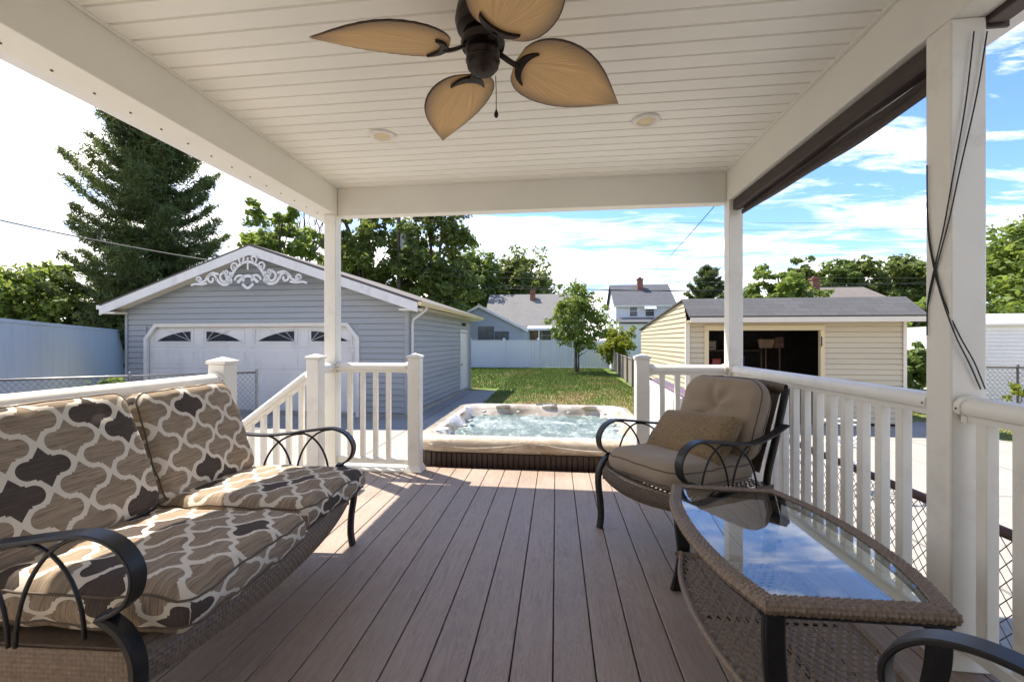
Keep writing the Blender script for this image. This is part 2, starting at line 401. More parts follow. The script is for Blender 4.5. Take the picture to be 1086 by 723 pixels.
# ------------------------------------------------------------ deck & ground
mb=MB(); pitch=.1427; x=-10+pitch*56+.0025   # boards
while x<1.52:
    x1=x+pitch-.005
    if x1>-2.09 and x<1.50:
        mb.box(max(x,-2.08),min(x1,1.50),-1.2,3.81,-.025,0)
    x+=pitch
mb.build('deck',M['deck'],bevel=.003,kind='structure')
mb=MB(); mb.box(-2.04,1.46,-1.2,3.76,GZ,-.04); mb.build('deck_frame',M['tskirt'],kind='structure')
mb=MB(); mb.face([(-400,-100,GZ-.012),(400,-100,GZ-.012),(400,700,GZ-.012),(-400,700,GZ-.012)]); mb.build('ground',M['grass'],kind='structure')
mb=MB(); mb.prism([(-60,-8,GZ-.08),(5.2,-8,GZ-.08),(5.2,9.9,GZ-.08),(-2.05,9.9,GZ-.08),(-2.05,15.3,GZ-.08),(-4.2,15.3,GZ-.08),(-4.2,9.95,GZ-.08),(-60,9.95,GZ-.08)],(0,0,.082)); mb.build('concrete_pad',M['conc'],kind='structure')
# driveway with a curved edge round the grass at the right
edge=[(8.0,10.5),(7.75,9.6),(7.7,8.9),(7.95,8.3),(8.5,7.9),(9.4,7.6),(11,7.4),(40,7.2)]
mb=MB(); mb.prism([(5.22,-8,GZ-.08),(40,-8,GZ-.08)]+[(a,b,GZ-.08) for a,b in reversed(edge)]+[(5.22,10.5,GZ-.08)],(0,0,.078)); mb.build('driveway',M['conc'],kind='structure')

# grass blades on the lawn
def blades(name,regions,n,h,seed):
    r=np.random.default_rng(seed); X=[];Y=[]
    for (x0,x1,y0,y1,w) in regions:
        k=int(n*w); X.append(r.uniform(x0,x1,k)); t=r.uniform(0,1,k); Y.append(y0+(y1-y0)*t**1.35)
    X=np.concatenate(X);Y=np.concatenate(Y); k=len(X); a=r.uniform(0,2*PI,k); hh=h*r.uniform(.5,1.3,k)*np.clip(Y/14,.8,1.8); w=hh*.16
    dx,dy=np.cos(a)*w,np.sin(a)*w; lx,ly=r.normal(0,.35,k)*hh,r.normal(0,.35,k)*hh
    z=np.full(k,GZ-.012)
    V=np.stack([np.stack([X-dx,Y-dy,z],-1),np.stack([X+dx,Y+dy,z],-1),np.stack([X+lx,Y+ly,z+hh],-1)],1).reshape(-1,3)
    me=bpy.data.meshes.new(name); me.from_pydata(V.tolist(),[],np.arange(3*k).reshape(-1,3).tolist()); me.materials.append(M['blade'])
    o=bpy.data.objects.new(name,me); C.objects.link(o); return o
g=blades('grass',[(-2.07,2.8,9.9,28.2,.72),(-7,-2.05,16.2,28.2,.24),(7.9,13,8.6,12.8,.14)],90000,.05,3)
tag(g,'short green lawn grass with yellow dry patches','grass',kind='stuff')

# ------------------------------------------------------------ porch roof
porch=thing('porch_roof','white open porch roof with grooved soffit ceiling on square white posts','porch',(0,0,0))
ZC=2.45; ZB=2.21
mb=MB(); g0=.1016; y=-.6; prof=[]   # ceiling: v grooves run along x
k0=(3.69-(-.6))/g0
yy=3.69
while yy>-1.25:
    prof+=[(yy,ZC),(yy-g0+.014,ZC),(yy-g0+.011,ZC+.010),(yy-g0+.003,ZC+.010)]; yy-=g0
X=np.array([[-1.93]*len(prof),[1.36]*len(prof)]); Y=np.array([[p[0] for p in prof]]*2); Z=np.array([[p[1] for p in prof]]*2)
mb.grid(X,Y,Z); mb.build('ceiling',M['ceil'],porch)
mb=MB(); mb.box(-2.24,1.62,-1.29,4.06,2.50,2.62); mb.build('roof',M['shbr'],porch)
def beam(x0,x1,y0,y1,z0,z1):
    mb=MB(); mb.box(x0,x1,y0,y1,z0,z1); return mb.build('beam',M['trim'],porch,bevel=.004)
beam(-2.02,-1.908,-.6,3.80,ZB,2.5); beam(1.336,1.45,-.6,3.80,ZB,2.5); beam(-1.906,1.334,3.69,3.80,ZB-.004,2.5)
# j-channel strips where soffit meets beams
mb=MB(); 
for (a,b,c,d) in ((-1.906,-1.886,-.6,3.67),(1.314,1.334,-.6,3.67),(-1.906,1.334,3.672,3.688)): mb.box(a,b,c,d,ZC-.008,ZC+.004)
mb.build('channel_trim',M['trim'],porch)
# beam casing lip: lower outside steps
mb=MB(); mb.box(-2.115,-2.022,-.6,4.0,ZB+.012,ZB+.03); mb.box(1.452,1.60,-.6,4.0,ZB+.06,ZB+.08); mb.box(1.425,1.45,1.80,3.63,ZB-.03,ZB-.002); mb.build('soffit_strip',M['trim'],porch)
mb=MB(); mb.box(-2.20,-2.117,-.6,4.03,ZB+.022,ZB+.14); mb.box(1.602,1.70,-.6,4.03,ZB+.07,ZB+.2); mb.box(-2.2,1.7,4.032,4.10,2.36,2.5)
for i in range(60): mb.box(-2.206,-2.2005,-.6+i*.08,-.57+i*.08,ZB+.03,ZB+.13)
mb.build('gutter',M['gut'],porch)
for k in range(17):
    mb=MB(); yk=.9+k*.17; mb.box(-2.060,-2.055,yk,yk+.009,ZB+.006,ZB+.0115); mb.build('screw',M['screw'],porch)
def post(parent,x0,x1,y0,y1,z0,z1,skirt=True,cap=False,name='post'):
    mb=MB(); mb.box(x0,x1,y0,y1,z0,z1); o=mb.build(name,M['vinyl'],parent,bevel=.006)
    if skirt:
        mb=MB(); e=.018; mb.hexa([(x0-e-.008,y0-e-.008,z0+.0),(x1+e+.008,y0-e-.008,z0),(x1+e+.008,y1+e+.008,z0),(x0-e-.008,y1+e+.008,z0),(x0-.003,y0-.003,z0+.05),(x1+.003,y0-.003,z0+.05),(x1+.003,y1+.003,z0+.05),(x0-.003,y1+.003,z0+.05)])
        mb.build('post_skirt',M['vinyl'],o,bevel=.004)
    if cap:
        mb=MB(); e=.008; cx,cy=(x0+x1)/2,(y0+y1)/2
        mb.box(x0-e,x1+e,y0-e,y1+e,z1+.001,z1+.018)
        b=[(x0-e,y0-e,z1+.0185),(x1+e,y0-e,z1+.0185),(x1+e,y1+e,z1+.0185),(x0-e,y1+e,z1+.0185)]
        mb.add(b+[(cx,cy,z1+.042)],[(0,1,4),(1,2,4),(2,3,4),(3,0,4),(3,2,1,0)]); mb.build('post_cap',M['vinyl'],o)
    return o
post(porch,-2.005,-1.90,3.64,3.745,.001,ZB-.001)
post(porch,1.337,1.442,3.64,3.745,.001,ZB-.001)
post(porch,1.337,1.447,1.685,1.79,.001,ZB-.001)

# the house the porch is built on, behind the camera
hw_=thing('house','pale sided house that carries the porch, behind the viewer','house',(0,-1.3,0))
mb=MB(); mb.box(-6.0,5.0,-.3,0,GZ,5.2); mb.build('wall',M['lapw'],hw_)
mb=MB(); mb.box(-.45,.45,.001,.05,.02,2.05); dr=mb.build('door',M['trim'],hw_); mb=MB(); mb.box(-.32,.32,.051,.056,.9,1.9); mb.build('pane',M['winglass'],dr)
mb=MB(); mb.box(-3.4,-2.3,.001,.04,.9,2.0); wn=mb.build('window',M['trim'],hw_); mb=MB(); mb.box(-3.32,-2.38,.041,.046,.98,1.92); mb.build('pane',M['winglass'],wn)
mb=MB(); mb.box(-6.3,5.3,-.6,.35,5.21,5.35); mb.build('roof',M['shbr'],hw_)

# recessed lights
for x,lab in ((-1.122,'white recessed ceiling light on the left, nearer the garage side'),(.541,'white recessed ceiling light on the right, beside the broad fan blade')):
    t=thing('ceiling_light',lab,'light',(x,2.775,ZC),0,'recessed lights in the porch ceiling')
    mb=MB(); mb.lathe([(.050,-.002),(.056,-.012),(.060,-.015),(.078,-.012),(.085,-.004),(.083,-.002)],n=40); mb.build('trim_ring',M['vinyl'],t,smooth=40)
    mb=MB(); mb.lathe([(.001,-.010),(.03,-.009),(.049,-.004),(.0495,-.002)],n=32); mb.build('lens',M['lens'],t)

# ------------------------------------------------------------ railings
railprof=[(-.042,0),(-.047,.012),(-.045,.032),(-.032,.048),(-.012,.055),(.012,.055),(.032,.048),(.045,.032),(.047,.012),(.042,0),(.026,-.006),(.026,-.026),(-.026,-.026),(-.026,-.006)]
RT=.865
def rail(t,a,b,zt=RT):
    mb=MB(); mb.sweep([(a[0],a[1],zt),(b[0],b[1],zt)],railprof); mb.build('top_rail',M['vinyl'],t,smooth=35)
    d=Vector((b[0]-a[0],b[1]-a[1],0)).normalized()
    for p,s in ((a,1),(b,-1)):
        mb=MB(); q=Vector((p[0],p[1],zt))+d*s*.004; mb.sweep([q,q+d*s*.022],[(x*1.14,y*1.12) for x,y in railprof]); bk_=mb.build('bracket',M['vinyl'],t,smooth=35)
        for q_ in (-1,1):
            m3=MB(); sd_=Vector((-d.y,d.x,0)); c_=q+d*s*.011+sd_*q_*.0535+Vector((0,0,.018)); m3.tube([c_-sd_*q_*.002,c_+sd_*q_*.0015],.004,8); m3.build('screw',M['screw'],bk_)
    mb=MB(); z=.075; mb.sweep([(a[0],a[1],z),(b[0],b[1],z)],rectprof(.045,.05,.006)); mb.build('bottom_rail',M['vinyl'],t,smooth=35)
def balusters(t,pts,zt=RT-.024,w=.019):
    for x,y in pts:
        mb=MB(); mb.box(x-w,x+w,y-w,y+w,.101,zt); mb.build('baluster',M['vinyl'],t,bevel=.003)
t=thing('railing','white vinyl railing between the far right corner post and the thick near post','railing',(0,0,0),group='porch railings')
rail(t,(1.392,3.638),(1.392,1.792)); balusters(t,[(1.392,2.577-.0195+.1175*k) for k in range(-5,9) if 2.5575+.1175*k<3.62])
t=thing('railing','white vinyl railing running off the right edge of the photo from the near post','railing',(0,0,0),group='porch railings')
rail(t,(1.392,1.683),(1.392,-1.15)); balusters(t,[(1.392,1.62-.1175*k) for k in range(0,12)])
t=thing('railing','short white railing with four balusters left of the hot tub, ending in a capped post','railing',(0,0,0),group='porch railings')
rail(t,(-1.898,3.692),(-1.257,3.692)); balusters(t,[(-1.79+.1165*k,3.692) for k in range(4)]); post(t,-1.255,-1.15,3.64,3.745,.001,.965,cap=True)
mb=MB(); mb.box(-1.87,-1.29,3.60,3.79,.001,.02); mb.build('threshold_strip',M['vinyl'],t,bevel=.004)
t=thing('railing','short white railing right of the hot tub, behind the tan cushioned chair','railing',(0,0,0),group='porch railings')
rail(t,(.742,3.692),(1.335,3.692)); balusters(t,[(.845+.118*k,3.692) for k in range(4)]); post(t,.635,.74,3.64,3.745,.001,.965,cap=True)
t=thing('railing','white vinyl railing behind the patterned loveseat, ending in a capped newel post','railing',(0,0,0),group='porch railings')
rail(t,(-1.952,2.343),(-1.952,-1.15)); balusters(t,[(-1.952,2.26-.1175*k) for k in range(18)]); post(t,-2.005,-1.90,2.345,2.45,.001,.975,cap=True)
t=thing('stair_railing','sloping white stair railing going down left from the capped post beside the corner','railing',(0,0,0),group='porch railings')
post(t,-2.0,-1.895,3.355,3.46,.001,.965,cap=True)
mb=MB(); mb.sweep([(-1.948,3.462,RT),(-1.948,3.638,RT)],railprof); mb.build('top_rail',M['vinyl'],t,smooth=35)
s0,s1=(-2.003,.815),(-2.72,.285)
mb=MB(); mb.sweep([(s0[0],3.408,s0[1]),(s1[0],3.408,s1[1])],railprof); mb.build('sloped_rail',M['vinyl'],t,smooth=35)
mb=MB(); mb.sweep([(s0[0],3.408,.09),(s1[0],3.408,.09-.53)],rectprof(.045,.05,.006)); mb.build('sloped_rail',M['vinyl'],t,smooth=35)
for k in range(6):
    x=-2.07-.112*k; zt=s0[1]+(x-s0[0])*(s0[1]-s1[1])/(s0[0]-s1[0])
    mb=MB(); mb.box(x-.019,x+.019,3.389,3.427,zt-.71,zt-.02); mb.build('baluster',M['vinyl'],t,bevel=.003)
post(t,-2.83,-2.725,3.355,3.46,GZ+.002,.42,cap=True)
t=thing('porch_steps','low deck steps going down to the concrete on the left','steps',(0,0,0))
for k in range(3):
    mb=MB(); mb.box(-2.35-.27*k,-2.09-.27*k,2.46,3.34,-.16*(k+1)-.03,-.16*(k+1)); mb.build('tread',M['deck'],t,bevel=.004)
    mb=MB(); mb.box(-2.33-.27*k,-2.11-.27*k,2.47,3.33,GZ+.002,-.16*(k+1)-.032); mb.build('riser',M['vinyl'],t)

# ------------------------------------------------------------ sun shade, cords
t=thing('roller_shade','rolled up brown outdoor shade under the right beam beyond the near post','roller shade',(0,0,0),group='brown roller shades')
mb=MB(); mb.box(1.362,1.424,1.81,3.632,ZB-.085,ZB-.006); mb.build('head_box',M['brown'],t,bevel=.006)
mb=MB(); ys=np.linspace(1.82,3.60,60); pr=[(.0,-.086),(.012,-.11),(.016,-.14),(.004,-.165),(-.008,-.15),(-.004,-.12)]
X=np.array([[1.415+a+.004*math.sin(y*9+b*40) for a,b in pr] for y in ys]); Z=np.array([[ZB+b*(.80+.20*math.sin(.9+(y-1.8)*1.4))+.004*math.sin(y*5) for a,b in pr] for y in ys]); Y=np.array([[y]*6 for y in ys]); mb.grid(X,Y,Z)
mb.build('rolled_fabric',M['brown'],t,smooth=180)
t=thing('roller_shade','brown shade head box crossing the top right corner beside the near post','roller shade',(0,0,0),group='brown roller shades')
mb=MB(); mb.box(1.45,1.52,.2,1.70,ZB-.02,ZB+.055); mb.build('head_box',M['brown'],t,bevel=.006)
mb=MB(); mb.box(1.440,1.53,1.702,1.712,ZB-.03,ZB+.062); mb.build('end_plate',M['brown'],t)
def pxp(u,v,X=None,Y=None,Z=None):   # a photo measurement turned into a place on a known plane
    a=(u-533)/470; b=(361-v)/470; d=Vector((a*math.cos(YAW)-math.sin(YAW),a*math.sin(YAW)+math.cos(YAW),b))
    k= X/d.x if X is not None else Y/d.y if Y is not None else (Z-CAMZ)/d.z
    return Vector((0,0,CAMZ))+d*k
t=thing('shade_cord','pair of thin black cords crossing down the thick near post','cord',(0,0,0))
def cordpt(u,v): 
    p=pxp(u,v,Y=1.676)
    if p.x<1.331: p=pxp(u,v,X=1.331)
    return p
for pts in ([(1033,33),(1024,110),(1010,190),(1001,240),(990,288),(984,320),(983,355)],
            [(1047,33),(1036,100),(1018,180),(1006,235),(993,283),(985,318),(983,330)],
            [(983,175),(984,240),(988,272),(997,310),(1012,352),(1028,385),(1040,412)],
            [(983,215),(986,255),(992,285),(1001,318),(1018,356),(1033,383),(1045,412)]):
    mb=MB(); mb.tube(spline([cordpt(*p) for p in pts],8),.0021,6); mb.build('cord',M['cord'],t,smooth=180)

# ------------------------------------------------------------ weave helpers
def weave(mb,fn,nu,nv,amp,spu=4,spv=4,flip=1,closeu=False):
    a=np.linspace(0,nu,nu*spu+(0 if closeu else 1),endpoint=not closeu); b=np.linspace(0,nv,nv*spv+1)
    A,B=np.meshgrid(a,b,indexing='ij'); U=A/nu; V=B/nv
    P=np.stack(fn(U,V),-1)
    if closeu: du=np.roll(P,-1,0)-np.roll(P,1,0)
    else: du=np.gradient(P,axis=0)
    dv=np.gradient(P,axis=1); n=np.cross(du,dv); n/=np.maximum(np.linalg.norm(n,axis=-1,keepdims=True),1e-9)
    eps=1e-6; i=np.floor(A+eps); j=np.floor(np.minimum(B,nv-1e-6)+eps); fu=A-i; fv=B-j; c=(i+j)%2
    su=np.clip(np.sin(PI*np.clip(fu,0,1)),0,1); sv=np.clip(np.sin(PI*np.clip(fv,0,1)),0,1)
    h=np.where(c==0, sv**.45*(.40+.60*su**.5), su**.45*(.25+.45*sv**.5))
    P=P+n*(flip*amp*(h-.3))[...,None]
    mb.grid(P[...,0],P[...,1],P[...,2],closeu=closeu)
def cushion(name,mat,parent,w,h,t,loc,rot,puff=.5,nx=22,ny=20,seed=1,tuft=None,uvoff=(0,0),sag=0,corner=.07,pipe=True,taper=0,wr=.006):
    # local: w along x, h along y, thickness along z ; front face is +z
    mb=MB(); hx,hy,hz=w/2,h/2,t/2
    def shape(a,b,s):   # a,b in -1..1, s=-1/1 face
        ea=1-abs(a)**6; eb=1-abs(b)**6
        # rounded outline
        x=a*hx; y=b*hy
        if abs(a)>0 and abs(b)>0:
            cx=max(abs(x)-(hx-corner),0); cy=max(abs(y)-(hy-corner),0); d=math.hypot(cx,cy)
            m_=max(cx,cy)
            if d>1e-6: k=m_/d; x-=math.copysign(cx*(1-k),x) if cx>0 else 0; y-=math.copysign(cy*(1-k),y) if cy>0 else 0
        x*=1-taper*(b+1)/2
        dome=(max(0,(1-a*a))**.45)*(max(0,(1-b*b))**.45)
        edge=min(1,(1-max(abs(a),abs(b)))*9); edge=math.sqrt(max(0,edge))
        z=hz*(.62+.38*edge)+puff*hz*dome
        q=Vector((x*7+seed*3.1,y*7,s*2+seed)); z+=wr*noise.noise(q)*1.5+wr*.6*noise.noise(q*2.7)
        # pull wrinkles from the seams
        z+=wr*.22*math.sin(a*17+seed+3*noise.noise(q*.7))*abs(b)**3 + wr*.22*math.sin(b*15+seed*2+3*noise.noise(q*.7))*abs(a)**3
        if tuft:
            dd=math.hypot(x-tuft[0],y-tuft[1]); th=math.atan2(y-tuft[1],x-tuft[0])
            z-=.060*math.exp(-dd/.055)*(1 if s>0 else .3); z+=.010*math.sin(th*6+seed)*math.exp(-((dd-.09)/.07)**2)
        return Vector((x,y,s*z))
    A=[-1+2*i/nx for i in range(nx+1)]; B=[-1+2*i/ny for i in range(ny+1)]
    A=[math.copysign(abs(a)**.8,a) for a in A]; B=[math.copysign(abs(a)**.8,a) for a in B]
    P={}
    for s in (1,-1):
        g=[[shape(a,b,s) for b in B] for a in A]; P[s]=g
        X=np.array([[p.x for p in r] for r in g]);Y=np.array([[p.y for p in r] for r in g]);Z=np.array([[p.z for p in r] for r in g])
        U=X+uvoff[0];V=Y+uvoff[1]
        if s<0: X,Y,Z,U,V=[q[::-1] for q in (X,Y,Z,U,V)]
        mb.grid(X,Y,Z,U,V)
    # boxing strip with slight bulge
    idx=[(i,0) for i in range(nx)]+[(nx,j) for j in range(ny)]+[(i,ny) for i in range(nx,0,-1)]+[(0,j) for j in range(ny,0,-1)]
    n=len(idx); rows=[]
    for k in range(5):
        f=k/4; r=[]
        for (i,j) in idx:
            p=P[1][i][j].lerp(P[-1][i][j],f); o=Vector((p.x,p.y,0)); L=o.length
            r.append(p+ (o/L)*(.012*math.sin(PI*f)))
        rows.append(r)
    X=np.array([[rows[k][q%n].x for k in range(5)] for q in range(n)]);Y=np.array([[rows[k][q%n].y for k in range(5)] for q in range(n)]);Z=np.array([[rows[k][q%n].z for k in range(5)] for q in range(n)])
    # side UV continues outward from the outline
    U=np.zeros_like(X);V=np.zeros_like(X)
    for q,(i,j) in enumerate(idx):
        for k in range(5):
            d=(k/4)*t; a=A[i]; b=B[j]
            if abs(a)>=abs(b): U[q,k]=X[q,0]+math.copysign(d,a)+uvoff[0]; V[q,k]=Y[q,0]+uvoff[1]
            else: U[q,k]=X[q,0]+uvoff[0]; V[q,k]=Y[q,0]+math.copysign(d,b)+uvoff[1]
    vs0=len(mb.v); mb.grid(X[::-1],Y[::-1],Z[::-1],U[::-1],V[::-1],closeu=True)
    o=mb.build(name,mat,parent,smooth=180,loc=loc,rot=rot)
    # merge seams
    import bmesh
    bm=bmesh.new(); bm.from_mesh(o.data); bmesh.ops.remove_doubles(bm,verts=bm.verts,dist=.0004); bm.to_mesh(o.data); bm.free(); o.data.shade_smooth()
    if pipe:
        mb=MB()
        for s in (1,-1): mb.tube([P[s][i][j]*1.002 for i,j in idx],.0032,6,closed=True)
        mb.build('piping',pipe if not isinstance(pipe,bool) else M['pipe'],o,smooth=180)
    return o

# ------------------------------------------------------------ seats (sofa / chair), facing local +X
def arm(root,y,back=(-.42,.60)):
    pts=[(back[0],y,back[1]),(-.27,y,back[1]*.4+.592*.6),(-.13,y,.590),(0,y,.603),(.13,y,.622),(.235,y,.632),(.31,y,.607),(.352,y,.55),(.348,y,.49),(.315,y,.452),(.268,y,.430)]
    mb=MB(); mb.sweep(spline(pts,6),rectprof(.048,.011),side=(0,1,0)); mb.build('armrest',M['metal'],root,smooth=40)
    mb=MB(); pts=[(.262,y,.432),(.318,y,.395),(.352,y,.335),(.356,y,.26),(.342,y,.16),(.338,y,.07),(.348,y,.0)]
    mb.sweep(spline(pts,6),rectprof(.044,.026),side=(0,1,0)); mb.build('leg',M['metal'],root,smooth=40)
    for a,b in (((-.165,.34),(.065,.600)),((.01,.34),(-.15,.588)),((.03,.34),(.226,.625)),((.215,.37),(.05,.604))):
        P=[(a[0]+(b[0]-a[0])*(1-math.cos(k/12*PI/2)),y,a[1]+(b[1]-a[1])*math.sin(k/12*PI/2)) for k in range(13)]
        mb=MB(); mb.tube(P,.0055,6); mb.build('arm_scroll',M['metal'],root,smooth=180)
def back_leg(root,y,top,knee=(-.30,.36)):
    pts=[(top[0],y,top[1]),((top[0]+knee[0])/2,y,(top[1]+knee[1])/2),(knee[0],y,knee[1]),(-.33,y,.18),(-.40,y,0)]
    mb=MB(); mb.sweep(spline(pts,5),rectprof(.035,.03),side=(0,1,0)); mb.build('leg',M['metal'],root,smooth=40)
def seat_frame(root,W,apz,aph,bulge,nu,nv,sagb,mat):
    mb=MB()
    def fn(U,V):
        s=U*2-1; y=s*W; x=.335+bulge*(1-s*s)+.012*np.sin(PI*V); z=apz-V*(aph+sagb*(1-s*s)); return x,y,z
    weave(mb,fn,nu,nv,.005,flip=1,spu=5,spv=5); 
    # top roll
    def fn2(U,V):
        s=U*2-1; y=s*W; a=PI*V; x=.335+bulge*(1-s*s)-.012+.014*np.cos(PI-a)*-1; z=apz+.010*np.sin(a); return x-.004,y,z
    weave(mb,fn2,nu,3,.002,flip=-1)
    mb.build('front_apron',mat,root,smooth=180)
    for sy in (-1,1):
        mb=MB()
        def fs(U,V): return -.32+U*.66, np.full_like(U,sy*(W+.0)), apz-.01-V*aph
        weave(mb,fs,int(nu*.5),nv,.0035,flip=-sy); mb.build('side_apron',mat,root,smooth=180)

sofa=thing('loveseat','black metal and wicker loveseat with quatrefoil patterned cushions along the left railing','loveseat',(-1.415,1.62,0),R(3.2))
SW=.655
for y in (-SW-.01,SW+.01): arm(sofa,y)
for y in (-SW+.02,SW-.02): back_leg(sofa,y,(-.49,.83))
seat_frame(sofa,SW-.015,.335,.100,.075,105,8,.012,M['wick'])
mb=MB(); mb.box(-.33,.34,-SW+.02,SW-.02,.315,.33); mb.build('seat_deck',M['wickd'],sofa)
mb=MB()
def fb(U,V): return -.315-.185*V, (U*2-1)*(SW-.03), .36+.46*V
weave(mb,fb,60,24,.003,3,3); mb.build('back_panel',M['wickd'],sofa,smooth=180)
rb=(R(90),0,R(90))
for k,(y,sd) in enumerate(((-.307,2),(.307,5))):
    # seat cushions: local x->y(world sofa width), local y-> -x ; front face up
    lab=cushion('seat_cushion',M['pattern'],sofa,.612,.66,.12,(.115,y,.392),(0,R(3),R(90)),puff=.34,nx=30,ny=30,seed=sd,uvoff=(y*1.0+.11,.03),corner=.05,wr=.009)
mat_back=Matrix()
for k,(y,sd) in enumerate(((-.30,3),(.30,8))):
    o=cushion('back_cushion',M['pattern'],sofa,.585,.475,.105,(-.262,y,.655+(.014 if k==0 else 0)),(R(90),0,R(90)),puff=.30,nx=30,ny=28,seed=sd,uvoff=(y+.05*k,.10*k),corner=.055,taper=.05,wr=.007)
    # lean back 19 degrees
    o.rotation_mode='QUATERNION'
    q=Matrix.Rotation(R(-19),4,'Y')@Matrix.Rotation(R(90),4,'Z')@Matrix.Rotation(R(90),4,'X')
    o.rotation_quaternion=q.to_quaternion()
    # keep the seat seams dark brown and this one cream-brown

CHW=.315
def make_chair(label,loc,rz):
    t=thing('patio_chair',label,'chair',loc,rz,'cushioned patio chairs')
    for y in (-CHW,CHW): arm(t,y,back=(-.385,.665))
    for y in (-CHW+.045,CHW-.045): back_leg(t,y,(-.455,.85))
    seat_frame(t,CHW-.02,.365,.062,.045,84,8,.020,M['wickd'])
    # open lattice seat
    mb=MB()
    for d in (1,-1):
        for k in range(-26,27):
            c=k*.030; pts=[]
            for q in range(0,29):
                x=-.30+q*.023; y=c+d*(x)*1.0
                if abs(y)<CHW-.03: pts.append((x,y,.352+.003*((-1)**q)*d))
            if len(pts)>1: mb.sweep(pts,rectprof(.011,.003,.0008))
    mb.build('seat_lattice',M['wickd'],t)
    # back: wicker frame bars
    mb=MB()
    def f1(U,V): 
        w=CHW-.045; a=V*2*PI
        return -.455-.020*np.cos(a), (U*2-1)*w, (.845)+.028*np.sin(a)+.02*(1-(U*2-1)**2)
    weave(mb,f1,70,12,.0025,flip=1); mb.build('back_top_bar',M['wickd'],t,smooth=180)
    mb=MB()
    def f2(U,V): return -.30-.165*V, (U*2-1)*(CHW-.085), .40+.43*V
    weave(mb,f2,34,22,.003,3,3); mb.build('back_panel',M['wickd'],t,smooth=180)
    q=Matrix.Rotation(R(-19),4,'Y')@Matrix.Rotation(R(90),4,'Z')@Matrix.Rotation(R(90),4,'X')
    cushion('seat_cushion',M['tan'],t,.56,.58,.11,(.055,0,.430),(0,R(-2),R(90)),puff=.5,seed=4,corner=.10,wr=.006)
    o=cushion('back_cushion',M['tan'],t,.51,.455,.11,(-.262,0.01,.672),(0,0,0),puff=.75,seed=6,tuft=(0,.045),corner=.11,nx=44,ny=38,wr=.005)
    o.rotation_mode='QUATERNION'; o.rotation_quaternion=q.to_quaternion()
    return t
ch=make_chair('tan cushioned metal and wicker patio chair facing the loveseat, holding a lumbar pillow',(.715,2.59,0),R(210))
ch2=copy_tree(ch); ch2['label']='black metal patio chair cut off at the bottom right, only its curled armrest showing'
ch2.location=(.57,.393,0); ch2.rotation_euler=(0,0,R(130))
pil=cushion('lumbar_pillow',M['scroll'],None,.49,.29,.07,(0,0,0),(0,0,0),puff=1.25,seed=9,corner=.02,wr=.004,pipe=M['scroll'])
tag(pil,'brown scroll patterned lumbar pillow leaning on the chair cushion','pillow')
cm=Matrix.Translation((.715,2.59,0))@Matrix.Rotation(R(210),4,'Z')
pil.rotation_mode='QUATERNION'
pmx=cm@Matrix.Translation((-.035,.01,.575))@Matrix.Rotation(R(-42),4,'Y')@Matrix.Rotation(R(90),4,'Z')@Matrix.Rotation(R(90),4,'X')@Matrix.Rotation(R(4),4,'Z')
pil.location=pmx.to_translation(); pil.rotation_quaternion=pmx.to_quaternion()

# ------------------------------------------------------------ coffee table
tbl=thing('coffee_table','boat shaped woven wicker coffee table with glass top and lattice shelf','coffee table',(0,0,0))
TL=[(.502,2.005),(.442,1.80),(.420,1.60),(.424,1.42),(.447,1.26),(.493,1.115)]
TR=[(.917,1.125),(.968,1.29),(.992,1.46),(.992,1.64),(.965,1.82),(.91,1.985)]
def outline(n=360,off=0.0,sc=None):
    L=[Vector((a,b,0)) for a,b in TL]; Rr=[Vector((a,b,0)) for a,b in TR]
    pl=spline(L,20); pl+= [pl[-1].lerp(Rr[0],k/20) for k in range(1,20)]; pr=spline(Rr,20); pl+=pr; pl+=[pr[-1].lerp(L[0],k/20) for k in range(1,20)]
    c=Vector((.708,1.555,0))
    d=[0]
    for i in range(len(pl)): d.append(d[-1]+(pl[(i+1)%len(pl)]-pl[i]).length)
    T=d[-1]; out=[]; j=0
    for k in range(n):
        s=T*k/n
        while d[j+1]<s: j+=1
        f=(s-d[j])/max(1e-9,d[j+1]-d[j]); out.append(pl[j].lerp(pl[(j+1)%len(pl)],f))
    res=[]
    # inward offset by mitred normal, smoothed
    for k in range(n):
        t_=(out[(k+1)%n]-out[k-1]).normalized(); nrm=Vector((-t_.y,t_.x,0))
        if (c-out[k]).dot(nrm)<0: nrm=-nrm
        cdir=(c-out[k]).normalized(); dirv=(nrm*.8+cdir*.45).normalized()
        res.append(out[k]+dirv*off)
    return res
ZT=.49
NU=210
def ring_fn(z,wd,th):
    outer=outline(NU*4,0); inner=outline(NU*4,wd); O=np.array([tuple(p) for p in outer]); I=np.array([tuple(p) for p in inner])
    def fn(U,V):
        k=np.round(U*NU*4).astype(int)%(NU*4); o=O[k]; i=I[k]; d=(i-o)/np.maximum(np.linalg.norm(i-o,axis=-1,keepdims=True),1e-9)
        # profile: outside roll (V<.4) then flat top, inner lip
        a=np.clip(V/.42,0,1)*PI*.95-PI*.45   # -81deg..+90deg
        f=np.clip((V-.42)/.5,0,1)
        px=th*(1-np.cos(a))*.9+f*(wd-th*.9); pz=z-th+th*np.sin(a)-np.clip((V-.92)/.08,0,1)*.012
        q=o+d*px[...,None]; return q[...,0],q[...,1],pz
    return fn
mb=MB(); weave(mb,ring_fn(ZT,.041,.015),NU,8,.0052,flip=1,closeu=True,spv=5); mb.build('wicker_rim',M['wick'],tbl,smooth=180)
gi=outline(120,.032); n=len(gi)
mb=MB(); mb.prism([(p.x,p.y,ZT-.011) for p in gi],(0,0,.007)); mb.build('glass_top',M['glass'],tbl)
